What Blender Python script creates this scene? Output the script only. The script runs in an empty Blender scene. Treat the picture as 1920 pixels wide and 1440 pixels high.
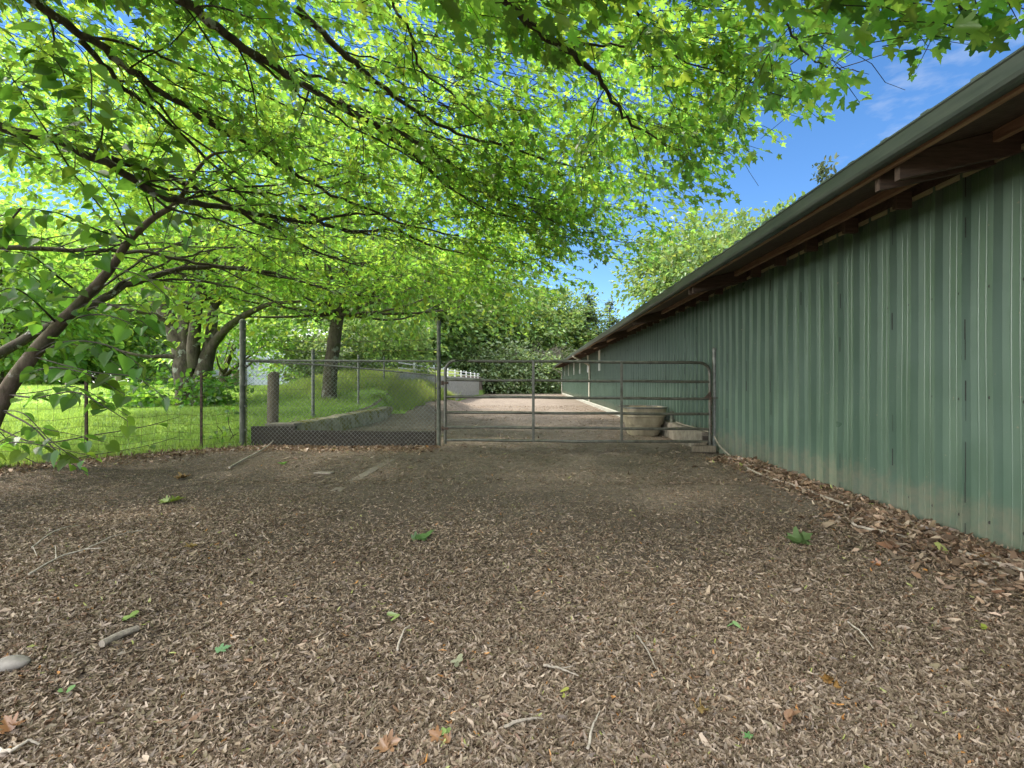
import bpy, bmesh, math, random
import numpy as np
from mathutils import Vector, Matrix
random.seed(7)
RNG = np.random.default_rng(11)
R = math.radians
scene = bpy.context.scene
COL = scene.collection

# ------------------------------------------------------------------ camera
F, U0, V0, H = 950.0, 995.0, 716.0, 1.10       # focal length and vanishing point of the photograph, eye height
cd = bpy.data.cameras.new("camera")
cd.sensor_width = 36.0
cd.lens = F / 1920.0 * 36.0
cd.shift_x = -(U0 - 960.0) / 1920.0
cd.shift_y = (V0 - 720.0) / 1920.0
cd.clip_start, cd.clip_end = 0.05, 2000
cam = bpy.data.objects.new("camera", cd)
COL.objects.link(cam)
cam.location = (0, 0, H)
cam.rotation_euler = (R(90), 0, 0)
scene.camera = cam

# ------------------------------------------------------------------ sky and sun
SUN_EL, SUN_AZ = R(57), math.atan2(-1.0, 0.08)     # azimuth from +Y towards +X
world = bpy.data.worlds.new("World")
scene.world = world
world.use_nodes = True
wn, wl = world.node_tree.nodes, world.node_tree.links
wn.clear()
sky = wn.new("ShaderNodeTexSky")
sky.sky_type = 'NISHITA'
sky.sun_disc = False
sky.sun_elevation = SUN_EL
sky.sun_rotation = SUN_AZ
sky.altitude = 2500
sky.air_density, sky.dust_density, sky.ozone_density = 1.0, 0.0, 2.0
bg = wn.new("ShaderNodeBackground")
bg.inputs[1].default_value = 0.085
tc = wn.new("ShaderNodeTexCoord")
mp = wn.new("ShaderNodeMapping")
mp.inputs['Scale'].default_value = (1.6, 1.6, 4.5)
nz = wn.new("ShaderNodeTexNoise")
nz.inputs['Scale'].default_value = 2.2
nz.inputs['Detail'].default_value = 6
nz.inputs['Roughness'].default_value = 0.6
rmp = wn.new("ShaderNodeValToRGB")
rmp.color_ramp.elements[0].position = 0.60
rmp.color_ramp.elements[1].position = 0.85
rmp.color_ramp.elements[1].color = (0.75, 0.75, 0.75, 1)
mx = wn.new("ShaderNodeMix")
mx.data_type = 'RGBA'
mx.inputs[7].default_value = (3.0, 3.2, 3.5, 1)
wo = wn.new("ShaderNodeOutputWorld")
wl.new(tc.outputs['Generated'], mp.inputs[0])
wl.new(mp.outputs[0], nz.inputs['Vector'])
wl.new(nz.outputs[0], rmp.inputs[0])
wl.new(rmp.outputs[0], mx.inputs[0])
hs = wn.new("ShaderNodeHueSaturation")
hs.inputs['Saturation'].default_value = 1.2
hs.inputs['Value'].default_value = 0.89
wl.new(sky.outputs[0], hs.inputs['Color'])
wl.new(hs.outputs[0], mx.inputs[6])
# added fill light: an invented glowing cloud bank, low on the left
bank = wn.new("ShaderNodeMath")
bank.operation = 'ADD'
bdir = wn.new("ShaderNodeVectorMath")
bdir.operation = 'DOT_PRODUCT'
bdir.inputs[1].default_value = (-1.0, -0.08, -1.15)
wl.new(tc.outputs['Generated'], bdir.inputs[0])
wl.new(bdir.outputs['Value'], bank.inputs[0])
nmul = wn.new("ShaderNodeMath")
nmul.operation = 'MULTIPLY'
nmul.inputs[1].default_value = 0.35
wl.new(nz.outputs[0], nmul.inputs[0])
wl.new(nmul.outputs[0], bank.inputs[1])
brmp = wn.new("ShaderNodeValToRGB")
brmp.color_ramp.elements[0].position = 0.60
brmp.color_ramp.elements[1].position = 0.80
bsc = wn.new("ShaderNodeMath")
bsc.operation = 'MULTIPLY'
bsc.inputs[1].default_value = 0.83
wl.new(bank.outputs[0], bsc.inputs[0])
wl.new(bsc.outputs[0], brmp.inputs[0])
mx2 = wn.new("ShaderNodeMix")
mx2.data_type = 'RGBA'
mx2.inputs[7].default_value = (30, 29.6, 29, 1)
wl.new(brmp.outputs[0], mx2.inputs[0])
# second added fill: bright patch high in the unseen sky behind the camera
vd = wn.new("ShaderNodeVectorMath")
vd.operation = 'DOT_PRODUCT'
vd.inputs[1].default_value = (-0.25, -0.50, 0.83)
wl.new(tc.outputs['Generated'], vd.inputs[0])
vr = wn.new("ShaderNodeValToRGB")
vr.color_ramp.elements[0].position = 0.50
vr.color_ramp.elements[1].position = 0.80
wl.new(vd.outputs['Value'], vr.inputs[0])
mx3 = wn.new("ShaderNodeMix")
mx3.data_type = 'RGBA'
mx3.inputs[7].default_value = (17.0, 17.3, 18.0, 1)
wl.new(vr.outputs[0], mx3.inputs[0])
wl.new(mx.outputs[2], mx3.inputs[6])
wl.new(mx3.outputs[2], mx2.inputs[6])
wl.new(mx2.outputs[2], bg.inputs[0])
wl.new(bg.outputs[0], wo.inputs[0])

sd = bpy.data.lights.new("sun", 'SUN')
sd.energy = 2.6
sd.angle = R(4.5)
sd.color = (1.0, 0.94, 0.84)
sun = bpy.data.objects.new("sun", sd)
COL.objects.link(sun)
sv = Vector((math.sin(SUN_AZ) * math.cos(SUN_EL), math.cos(SUN_AZ) * math.cos(SUN_EL), math.sin(SUN_EL)))
sun.rotation_euler = sv.to_track_quat('Z', 'Y').to_euler()
sun.location = (-20, 10, 40)

vs = scene.view_settings
vs.view_transform = 'Standard'
vs.look = 'None'
vs.gamma = 1.0
vs.exposure = 1.88
cy = scene.cycles
cy.max_bounces = 7
cy.diffuse_bounces = 4
cy.glossy_bounces = 2
cy.transmission_bounces = 5
cy.transparent_max_bounces = 4
cy.caustics_reflective = cy.caustics_refractive = False
cy.sample_clamp_indirect = 6.0
cy.use_adaptive_sampling = True
cy.adaptive_threshold = 0.015
cy.use_denoising = True


# ------------------------------------------------------------------ helpers
def px(u, v, y):
    """point that the photograph shows at pixel (u, v), y metres ahead"""
    return np.array(((u - U0) / F * y, y, H - (v - V0) / F * y))


def S(t):
    t = np.clip(t, 0, 1)
    return t * t * (3 - 2 * t)


_LAT = np.random.default_rng(3).random((32, 32, 32))


def noise3(p):
    p = np.asarray(p, float)
    i = np.floor(p).astype(int)
    f = p - i
    f = f * f * (3 - 2 * f)
    r = 0
    for a in (0, 1):
        for b in (0, 1):
            for c in (0, 1):
                w = (f[..., 0] if a else 1 - f[..., 0]) * (f[..., 1] if b else 1 - f[..., 1]) * (f[..., 2] if c else 1 - f[..., 2])
                r = r + w * _LAT[(i[..., 0] + a) % 32, (i[..., 1] + b) % 32, (i[..., 2] + c) % 32]
    return r


def n2(x, y, s):
    x, y = np.broadcast_arrays(np.asarray(x, float), np.asarray(y, float))
    return noise3(np.stack([x * s + 7.3, y * s + 3.1, np.full(x.shape, 5.5)], -1))


FENCE = np.array([[-4.52, 7.95], [-5.02, 7.72], [-6.1, 6.95], [-7.6, 5.85], [-9.5, 4.5]])


def fence_d(x, y):
    """metres behind the woven wire fence line"""
    return (x + 4.52) * -0.62 + (y - 7.95) * 0.785


def ground_z(x, y):
    x, y = np.broadcast_arrays(np.asarray(x, float), np.asarray(y, float))
    lift0 = 0.085 * S((1.0 - x) / 3.0) * S((y - 5) / 2.5)
    lift = lift0 * (1 - S((y - 8.5) / 2.0))
    bank = 0.16 * np.exp(-np.clip(x + 3.9, 0, 9) / 0.55) * S((y - 8.6) / 1.5) * (1 - S((y - 22) / 6))
    rough = 0.03 * (n2(x, y, 1.1) - 0.5) + 0.016 * (n2(x, y, 3.7) - 0.5)
    arena = lift + bank
    mound = 0.05 * np.exp(-((x + 1.15) / 0.35) ** 2 - ((y - 7.75) / 0.22) ** 2)
    pile = 0.07 * S((x - 2.35) / 0.5) * (1 - S((y - 6.2) / 1.5))
    d = fence_d(x, y)
    lawn = lift0 + 0.36 * S((d - 0.2) / 3.0) + 0.84 * S((y - 12.3) / 5.0) * S((x + 10.5) / 4.5) + 0.3 * S((y - 18) / 20)
    step = S((y - 14.3) / 1.4)
    k = S((-3.9 - 0.33 * step - x) / (0.2 - 0.08 * step))
    soil = 0.40 * S((-2.3 - x) / 0.9) * S((y - 12.6) / 2.0) * (1 - S((y - 19) / 7))
    turf = 0.5 * S((-3.25 - x) / 0.85) * S((y - 13.7) / 2.2) * (1 - S((y - 18.5) / 7))
    near = np.maximum(arena, soil + turf)
    return near * (1 - k) + np.maximum(lawn, near * (y > 13.4)) * k + rough + mound + pile


def gp(u, v, dz=0.0):
    """ground point seen at pixel (u, v)"""
    y = F * H / (v - V0)
    for _ in range(12):
        z = float(ground_z((u - U0) / F * y, y))
        y = F * (H - z) / (v - V0)
    x = (u - U0) / F * y
    return np.array((x, y, float(ground_z(x, y)) + dz))


def tag(o, label=None, cat=None, group=None, kind=None):
    if label: o["label"] = label
    if cat: o["category"] = cat
    if group: o["group"] = group
    if kind: o["kind"] = kind
    return o


def empty(name, loc=(0, 0, 0), label=None, cat=None, group=None, rz=0.0):
    o = bpy.data.objects.new(name, None)
    o.empty_display_size = 0.2
    o.location = [float(c) for c in loc]
    o.rotation_euler = (0, 0, rz)
    COL.objects.link(o)
    return tag(o, label, cat, group)


def link(name, me, mats, parent=None, world_coords=True):
    o = bpy.data.objects.new(name, me)
    COL.objects.link(o)
    for m in (mats if isinstance(mats, (list, tuple)) else [mats]):
        me.materials.append(m)
    if parent is not None:
        o.parent = parent
        if world_coords:      # mesh is in world coordinates: shift it back under its thing
            o.location = [-c for c in parent.location]
    return o


def arr_mesh(name, V, Fs, tint=None, smooth=False, mat_idx=None):
    """mesh from a vertex array and a list of face index arrays (each (n, m))"""
    me = bpy.data.meshes.new(name)
    Fs = [f for f in Fs if len(f)]
    loops = np.concatenate([f.ravel() for f in Fs]).astype(np.int32)
    tot = np.concatenate([np.full(len(f), f.shape[1]) for f in Fs]).astype(np.int32)
    start = np.concatenate([[0], np.cumsum(tot)[:-1]]).astype(np.int32)
    me.vertices.add(len(V))
    me.vertices.foreach_set("co", np.asarray(V, np.float32).ravel())
    me.loops.add(len(loops))
    me.loops.foreach_set("vertex_index", loops)
    me.polygons.add(len(tot))
    me.polygons.foreach_set("loop_start", start)
    me.polygons.foreach_set("loop_total", tot)
    if mat_idx is not None:
        me.polygons.foreach_set("material_index", np.asarray(mat_idx, np.int32))
    if smooth:
        me.polygons.foreach_set("use_smooth", np.ones(len(tot), bool))
    me.update(calc_edges=True)
    if tint is not None:
        a = me.attributes.new("tint", 'FLOAT_COLOR', 'POINT')
        a.data.foreach_set("color", np.asarray(tint, np.float32).ravel())
    return me


class MB:
    """collects boxes, bars and tubes and links them as one mesh"""
    def __init__(self):
        self.v, self.f, self.m, self.n = [], [], [], 0

    def add(self, V, faces, mi=0):
        self.v.append(np.asarray(V, float))
        for f in faces:
            self.f.append([i + self.n for i in f])
            self.m.append(mi)
        self.n += len(V)
        return self

    def box(self, a, b, mi=0):
        (x0, y0, z0), (x1, y1, z1) = a, b
        V = [(x0, y0, z0), (x1, y0, z0), (x1, y1, z0), (x0, y1, z0), (x0, y0, z1), (x1, y0, z1), (x1, y1, z1), (x0, y1, z1)]
        return self.add(V, [(3, 2, 1, 0), (4, 5, 6, 7), (0, 1, 5, 4), (1, 2, 6, 5), (2, 3, 7, 6), (3, 0, 4, 7)], mi)

    def prism(self, quad, ext, mi=0):
        """a quad (4 points) pushed along ext"""
        q = [np.array(p, float) for p in quad]
        e = np.array(ext, float)
        V = q + [p + e for p in q]
        return self.add(V, [(3, 2, 1, 0), (4, 5, 6, 7), (0, 1, 5, 4), (1, 2, 6, 5), (2, 3, 7, 6), (3, 0, 4, 7)], mi)

    def tube(self, pts, rad, sides=6, mi=0, cap=True, jit=0.0):
        P = np.asarray(pts, float)
        n = len(P)
        rad = np.broadcast_to(np.asarray(rad, float), (n,))
        T = np.gradient(P, axis=0)
        T /= np.linalg.norm(T, axis=1)[:, None] + 1e-9
        ref = np.array((0, 0, 1.0)) if abs(T[0][2]) < 0.9 else np.array((1.0, 0, 0))
        A = np.cross(T, ref)
        A /= np.linalg.norm(A, axis=1)[:, None] + 1e-9
        B = np.cross(A, T)
        th = np.arange(sides) / sides * 2 * math.pi
        ring = np.cos(th)[None, :, None] * A[:, None] + np.sin(th)[None, :, None] * B[:, None]
        rr = rad[:, None, None] * np.ones((n, sides, 1))
        if jit: rr = rr * (1 + jit * (RNG.random((n, sides, 1)) - 0.5))
        V = (P[:, None] + ring * rr).reshape(-1, 3)
        fs = []
        for i in range(n - 1):
            for j in range(sides):
                k = (j + 1) % sides
                fs.append((i * sides + j, i * sides + k, (i + 1) * sides + k, (i + 1) * sides + j))
        if cap:
            fs.append(tuple(range(sides))[::-1])
            fs.append(tuple((n - 1) * sides + j for j in range(sides)))
        return self.add(V, fs, mi)

    def lathe(self, prof, c=(0, 0, 0), sides=16, mi=0):
        """(radius, z) profile turned about the vertical"""
        th = np.arange(sides) / sides * 2 * math.pi
        V = [(c[0] + r * math.cos(t), c[1] + r * math.sin(t), c[2] + z) for r, z in prof for t in th]
        fs = []
        for i in range(len(prof) - 1):
            for j in range(sides):
                k = (j + 1) % sides
                fs.append((i * sides + j, i * sides + k, (i + 1) * sides + k, (i + 1) * sides + j))
        fs.append(tuple(range(sides))[::-1])
        fs.append(tuple((len(prof) - 1) * sides + j for j in range(sides)))
        return self.add(V, fs, mi)

    def build(self, name, mats, parent=None, smooth=False, bevel=0.0, angle=40):
        me = bpy.data.meshes.new(name)
        me.from_pydata(np.concatenate(self.v).tolist(), [], self.f)
        me.polygons.foreach_set("material_index", np.array(self.m, np.int32))
        me.update()
        o = link(name, me, mats, parent)
        if smooth:
            me.polygons.foreach_set("use_smooth", np.ones(len(self.f), bool))
            try: me.set_sharp_from_angle(angle=R(angle))
            except Exception: pass
        if bevel:
            b = o.modifiers.new("edge", 'BEVEL')
            b.width = bevel
            b.segments = 2
            b.limit_method = 'ANGLE'
        return o


def smooth_path(pts, per=5):
    """Catmull-Rom through rows of numbers"""
    P = np.asarray(pts, float)
    P = np.vstack([2 * P[0] - P[1], P, 2 * P[-1] - P[-2]])
    out = []
    for i in range(1, len(P) - 2):
        for t in np.arange(per) / per:
            a, b, c, d = P[i - 1], P[i], P[i + 1], P[i + 2]
            out.append(0.5 * (2 * b + (c - a) * t + (2 * a - 5 * b + 4 * c - d) * t * t + (3 * b - a - 3 * c + d) * t ** 3))
    out.append(P[-2])
    return np.array(out)


# ------------------------------------------------------------------ materials
class NT:
    def __init__(self, name):
        self.m = bpy.data.materials.new(name)
        self.m.use_nodes = True
        self.n, self.l = self.m.node_tree.nodes, self.m.node_tree.links
        self.n.clear()
        self.out = self.n.new("ShaderNodeOutputMaterial")

    def node(self, t, **kw):
        n = self.n.new(t)
        for k, v in kw.items():
            if k.startswith("i_"):
                key = k[2:].replace("_", " ")
                n.inputs[int(key) if key.isdigit() else key].default_value = v
            else:
                setattr(n, k, v)
        return n

    def noise(self, scale, detail=5, rough=0.6, vec=None, stretch=None):
        tc = self.node("ShaderNodeTexCoord")
        src = vec or tc.outputs['Object']
        if stretch:
            mp = self.node("ShaderNodeMapping", i_Scale=stretch)
            self.l.new(src, mp.inputs[0])
            src = mp.outputs[0]
        n = self.node("ShaderNodeTexNoise", i_Scale=scale, i_Detail=detail, i_Roughness=rough)
        self.l.new(src, n.inputs['Vector'])
        return n.outputs[0]

    def ramp(self, fac, stops):
        r = self.node("ShaderNodeValToRGB")
        e = r.color_ramp.elements
        while len(e) < len(stops): e.new(0.5)
        for i, (p, c) in enumerate(stops):
            e[i].position = p
            e[i].color = (c, c, c, 1) if isinstance(c, (int, float)) else (*c, 1)
        self.l.new(fac, r.inputs[0])
        return r.outputs[0]

    def mix(self, fac, a, b, blend='MIX'):
        m = self.node("ShaderNodeMix", data_type='RGBA', blend_type=blend)
        for i, s in ((0, fac), (6, a), (7, b)):
            if hasattr(s, 'links'): self.l.new(s, m.inputs[i])
            elif i == 0: m.inputs[0].default_value = s
            else: m.inputs[i].default_value = (*s, 1)
        return m.outputs[2]

    def math(self, op, a, b=0.0):
        m = self.node("ShaderNodeMath", operation=op)
        for i, s in ((0, a), (1, b)):
            if hasattr(s, 'links'): self.l.new(s, m.inputs[i])
            else: m.inputs[i].default_value = s
        return m.outputs[0]

    def bump(self, h, strength=0.4, dist=0.01):
        b = self.node("ShaderNodeBump", i_Strength=strength, i_Distance=dist)
        self.l.new(h, b.inputs['Height'])
        return b.outputs[0]

    def principled(self, col, rough=0.7, bump=None, metallic=0.0, spec=0.5):
        p = self.node("ShaderNodeBsdfPrincipled", i_Roughness=0.7)
        p.inputs['Metallic'].default_value = metallic
        p.inputs['Specular IOR Level'].default_value = spec
        for k, s in (('Base Color', col), ('Roughness', rough)):
            if hasattr(s, 'links'): self.l.new(s, p.inputs[k])
            elif isinstance(s, tuple): p.inputs[k].default_value = (*s, 1)
            else: p.inputs[k].default_value = s
        if bump is not None: self.l.new(bump, p.inputs['Normal'])
        self.l.new(p.outputs[0], self.out.inputs[0])
        return self.m


def noisy(name, c1, c2, scale=8, rough=0.8, bump=0.3, dist=0.01, detail=6, stretch=None, metallic=0.0, spec=0.4, lo=0.35, hi=0.68):
    t = NT(name)
    n = t.noise(scale, detail, 0.65, stretch=stretch)
    c = t.ramp(n, [(lo, c1), (hi, c2)])
    return t.principled(c, rough, t.bump(n, bump, dist) if bump else None, metallic, spec)


def leaf_mat(name, refl, trans, gloss=0.06, tmix=0.5):
    t = NT(name)
    a = t.node("ShaderNodeAttribute", attribute_name="tint")
    cr = t.mix(1.0, a.outputs['Color'], refl, 'MULTIPLY')
    ct = t.mix(1.0, a.outputs['Color'], trans, 'MULTIPLY')
    d = t.node("ShaderNodeBsdfDiffuse")
    tr = t.node("ShaderNodeBsdfTranslucent")
    t.l.new(cr, d.inputs[0])
    t.l.new(ct, tr.inputs[0])
    m = t.node("ShaderNodeMixShader", i_0=tmix)
    t.l.new(d.outputs[0], m.inputs[1])
    t.l.new(tr.outputs[0], m.inputs[2])
    g = t.node("ShaderNodeBsdfGlossy", i_Roughness=0.38)
    m2 = t.node("ShaderNodeMixShader", i_0=gloss)
    t.l.new(m.outputs[0], m2.inputs[1])
    t.l.new(g.outputs[0], m2.inputs[2])
    t.l.new(m2.outputs[0], t.out.inputs[0])
    return t.m


def bark_mat(name, c1, c2, lichen, amount=0.63, scale=9):
    t = NT(name)
    n = t.noise(scale * 2, 8, 0.7, stretch=(1, 1, 0.35))
    c = t.ramp(n, [(0.35, c1), (0.7, c2)])
    k = t.noise(scale * 0.9, 4, 0.55)
    k2 = t.ramp(k, [(amount, 0.0), (amount + 0.04, 1.0)])
    moss = t.ramp(t.noise(3.1, 4, 0.6), [(0.5, 0.0), (0.72, 0.75)])
    c = t.mix(moss, c, (0.05, 0.065, 0.018))
    c = t.mix(k2, c, lichen)
    return t.principled(c, 0.92, t.bump(n, 0.8, 0.02), 0, 0.2)


MAPLE_LEAF = leaf_mat("maple_leaf", (0.085, 0.185, 0.036), (0.35, 0.67, 0.09), 0.05, 0.56)
HEART_LEAF = leaf_mat("heart_leaf", (0.045, 0.125, 0.024), (0.20, 0.43, 0.045), 0.035, 0.5)
TREE_LEAF = leaf_mat("tree_leaf", (0.095, 0.195, 0.038), (0.33, 0.60, 0.085), 0.04, 0.5)
FAR_LEAF = leaf_mat("far_leaf", (0.09, 0.17, 0.045), (0.26, 0.42, 0.09), 0.03, 0.4)
DARK_LEAF = leaf_mat("dark_leaf", (0.11, 0.175, 0.07), (0.26, 0.40, 0.12), 0.06, 0.4)
NEEDLE = leaf_mat("conifer_needle", (0.05, 0.085, 0.045), (0.10, 0.15, 0.06), 0.03, 0.3)
DRY_LEAF = leaf_mat("dry_leaf", (1, 1, 1), (0.9, 0.7, 0.5), 0.035, 0.15)
FRESH_LEAF = leaf_mat("fresh_fallen_leaf", (1, 1, 1), (1, 1, 0.6), 0.06, 0.25)
GRASS = leaf_mat("grass_blade", (0.18, 0.285, 0.055), (0.42, 0.57, 0.10), 0.04, 0.45)
BARK_MAPLE = bark_mat("maple_bark", (0.035, 0.027, 0.021), (0.12, 0.098, 0.078), (0.34, 0.35, 0.31), 0.60, 8)
BARK_GREY = bark_mat("lichen_bark", (0.04, 0.032, 0.024), (0.14, 0.118, 0.09), (0.22, 0.23, 0.19), 0.60, 5)
BARK_RED = bark_mat("smooth_brown_bark", (0.075, 0.055, 0.04), (0.19, 0.145, 0.108), (0.25, 0.23, 0.19), 0.64, 6)
TWIG = noisy("twig", (0.02, 0.015, 0.011), (0.06, 0.045, 0.033), 30, 0.9, 0)


def ground_mat():
    t = NT("dirt")
    big = t.noise(0.45, 4, 0.6)
    fine = t.noise(14, 8, 0.72)
    grit = t.noise(70, 5, 0.7)
    leaf_mould = t.ramp(fine, [(0.30, (0.045, 0.034, 0.025)), (0.55, (0.095, 0.073, 0.055)), (0.75, (0.16, 0.126, 0.097))])
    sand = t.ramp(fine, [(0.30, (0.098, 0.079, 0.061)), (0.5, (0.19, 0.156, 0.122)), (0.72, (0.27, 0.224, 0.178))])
    # trampled sandy soil fills the paddock, dark leaf mould lies under the maple
    geo = t.node("ShaderNodeNewGeometry")
    sp = t.node("ShaderNodeSeparateXYZ")
    t.l.new(geo.outputs['Position'], sp.inputs[0])
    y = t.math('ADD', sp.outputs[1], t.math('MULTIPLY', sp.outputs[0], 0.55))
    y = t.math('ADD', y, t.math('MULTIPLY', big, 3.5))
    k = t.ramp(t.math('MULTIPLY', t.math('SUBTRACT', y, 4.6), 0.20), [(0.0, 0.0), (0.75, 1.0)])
    c = t.mix(k, leaf_mould, sand)
    blotch = t.ramp(t.noise(1.3, 6, 0.65), [(0.42, 0.0), (0.62, 0.45)])
    c = t.mix(blotch, c, (0.10, 0.078, 0.058))
    dirt = t.ramp(t.noise(3.3, 7, 0.7), [(0.50, 0.0), (0.66, 0.55)])
    c = t.mix(dirt, c, (0.085, 0.066, 0.05))
    h = t.math('ADD', t.math('MULTIPLY', fine, 1.0), t.math('MULTIPLY', grit, 0.35))
    return t.principled(c, 0.95, t.bump(h, 0.9, 0.035), 0, 0.15)


def wall_mat():
    t = NT("green_painted_steel")
    tc = t.node("ShaderNodeTexCoord")
    sp = t.node("ShaderNodeSeparateXYZ")
    t.l.new(tc.outputs['Object'], sp.inputs[0])
    streak = t.noise(7, 6, 0.6, stretch=(1, 1.0, 0.12))
    blot = t.noise(1.1, 4, 0.6)
    c = t.ramp(streak, [(0.3, (0.066, 0.110, 0.074)), (0.7, (0.100, 0.150, 0.105))])
    chalk = t.ramp(blot, [(0.45, 0.0), (0.8, 0.32)])
    c = t.mix(chalk, c, (0.18, 0.245, 0.205))
    # mud thrown up by rain along the foot of the sheets
    foot = t.math('ADD', sp.outputs[2], t.math('MULTIPLY', t.noise(6, 5, 0.65), -0.55))
    mud = t.ramp(foot, [(-0.0, 0.42), (0.10, 0.0)])
    mud = t.math('MULTIPLY', mud, t.ramp(t.noise(17, 6, 0.7), [(0.35, 0.25), (0.6, 1.0)]))
    c = t.mix(mud, c, (0.23, 0.185, 0.13))
    spots = t.ramp(t.noise(26, 3, 0.5), [(0.735, 0.0), (0.75, 0.8)])
    c = t.mix(spots, c, (0.24, 0.21, 0.15))
    rust = t.ramp(t.noise(9, 5, 0.7, stretch=(1, 1, 0.25)), [(0.72, 0.0), (0.78, 0.7)])
    c = t.mix(rust, c, (0.10, 0.055, 0.03))
    r = t.ramp(blot, [(0.3, 0.27), (0.75, 0.35)])
    return t.principled(c, r, t.bump(t.noise(2.2, 2, 0.4), 0.12, 0.012), 0.0, 0.7)


def wood_mat(name, c1, c2, stretch=(6, 0.5, 6), rough=0.85):
    return noisy(name, c1, c2, 9, rough, 0.5, 0.008, 7, stretch, lo=0.3, hi=0.72)


M = {
    'ground': ground_mat(),
    'lawn': noisy("lawn_turf", (0.12, 0.20, 0.03), (0.24, 0.36, 0.06), 5, 0.95, 0.5, 0.03),
    'wall': wall_mat(),
    'screw': noisy("screw_head", (0.02, 0.02, 0.018), (0.05, 0.045, 0.04), 60, 0.5, 0),
    'gutter': noisy("gutter_paint", (0.036, 0.050, 0.042), (0.075, 0.088, 0.072), 6, 0.42, 0.1, stretch=(1, 0.3, 3), spec=0.55),
    'roof': noisy("roof_steel", (0.07, 0.10, 0.085), (0.12, 0.15, 0.13), 4, 0.45, 0.1),
    'brown': wood_mat("weathered_fir", (0.18, 0.11, 0.068), (0.44, 0.29, 0.18)),
    'dark': wood_mat("dark_fir", (0.05, 0.036, 0.027), (0.13, 0.09, 0.065), (0.6, 6, 6)),
    'pale': wood_mat("pale_batten", (0.28, 0.25, 0.15), (0.46, 0.41, 0.27)),
    'concrete': noisy("old_concrete", (0.23, 0.225, 0.185), (0.40, 0.39, 0.33), 7, 0.95, 0.5, 0.012),
    'white': noisy("off_white_sheet", (0.55, 0.55, 0.52), (0.72, 0.72, 0.69), 5, 0.6, 0),
    'pipe': noisy("cream_pipe", (0.40, 0.36, 0.29), (0.56, 0.52, 0.44), 9, 0.5, 0),
    'gate': None,
    'galv': noisy("dull_galvanised", (0.10, 0.105, 0.09), (0.21, 0.215, 0.19), 12, 0.5, 0.12, 0.004, metallic=0.45),
    'galvd': noisy("mossy_galvanised", (0.06, 0.068, 0.045), (0.15, 0.15, 0.115), 9, 0.6, 0.15, 0.004, metallic=0.3),
    'wire': noisy("zinc_wire", (0.16, 0.165, 0.15), (0.34, 0.34, 0.31), 20, 0.5, 0, metallic=0.5),
    'rust': noisy("rusty_iron", (0.042, 0.030, 0.022), (0.12, 0.078, 0.054), 22, 0.9, 0.4, 0.004),
    'tie': wood_mat("dark_timber_board", (0.022, 0.017, 0.013), (0.075, 0.058, 0.042), (0.7, 6, 6)),
    'greywood': wood_mat("grey_weathered_wood", (0.15, 0.125, 0.095), (0.33, 0.285, 0.225), (8, 8, 0.8)),
    'ledge': noisy("stained_concrete", (0.13, 0.11, 0.085), (0.27, 0.23, 0.18), 6, 0.95, 0.5, 0.012),
    'dirtwood': wood_mat("dirty_grey_wood", (0.10, 0.082, 0.063), (0.22, 0.185, 0.145), (8, 8, 0.8)),
    'postwood': wood_mat("mossy_post_wood", (0.07, 0.055, 0.035), (0.20, 0.165, 0.115), (7, 7, 0.7)),
    'tub': noisy("tan_plastic", (0.23, 0.19, 0.125), (0.40, 0.345, 0.24), 6, 0.55, 0.1, 0.004, stretch=(1, 1, 0.5)),
    'hose': noisy("pale_hose", (0.27, 0.225, 0.17), (0.42, 0.36, 0.29), 18, 0.6, 0),
    'stick': noisy("bleached_stick", (0.26, 0.22, 0.17), (0.50, 0.44, 0.36), 30, 0.9, 0.3, 0.003),
    'stone': noisy("river_stone", (0.13, 0.115, 0.095), (0.27, 0.245, 0.21), 14, 0.8, 0.3, 0.004),
    'shed': noisy("pale_shed_sheet", (0.34, 0.37, 0.44), (0.44, 0.47, 0.54), 3, 0.6, 0),
    'shedroof': noisy("pale_shed_roof", (0.36, 0.37, 0.39), (0.48, 0.49, 0.51), 3, 0.5, 0),
}
t = NT("green_grey_gate_paint")
gn = t.noise(9, 6, 0.65)
gc = t.ramp(gn, [(0.35, (0.060, 0.058, 0.042)), (0.65, (0.135, 0.13, 0.10))])
gs = t.ramp(t.noise(16, 5, 0.7), [(0.60, 0.0), (0.68, 0.8)])
gc = t.mix(gs, gc, (0.13, 0.12, 0.045))
M['gate'] = t.principled(gc, 0.42, t.bump(gn, 0.1, 0.003), 0.25, 0.55)
t = NT("mossy_concrete")
mn = t.noise(5, 7, 0.7)
mc = t.ramp(mn, [(0.35, (0.19, 0.16, 0.115)), (0.65, (0.40, 0.35, 0.27))])
mk = t.ramp(t.noise(3.2, 6, 0.72), [(0.48, 0.0), (0.58, 0.9)])
mc = t.mix(mk, mc, (0.15, 0.13, 0.022))
M['moss'] = t.principled(mc, 0.95, t.bump(mn, 0.8, 0.03), 0, 0.2)


# ------------------------------------------------------------------ ground, lawn
def axis(breaks):
    out = []
    for a, b, s in breaks: out += list(np.arange(a, b, s))
    return np.array(out + [breaks[-1][1]])


GX = axis([(-400, -60, 34), (-60, -16, 4), (-16, -9, 0.5), (-9, -4.3, 0.14), (-4.3, -3.6, 0.05), (-3.6, 4, 0.11), (4, 24, 2), (24, 60, 6), (60, 400, 34)])
GY = axis([(-300, -20, 28), (-20, 0, 2.5), (0, 12, 0.11), (12, 24, 0.4), (24, 60, 2), (60, 120, 10), (120, 800, 68)])


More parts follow.
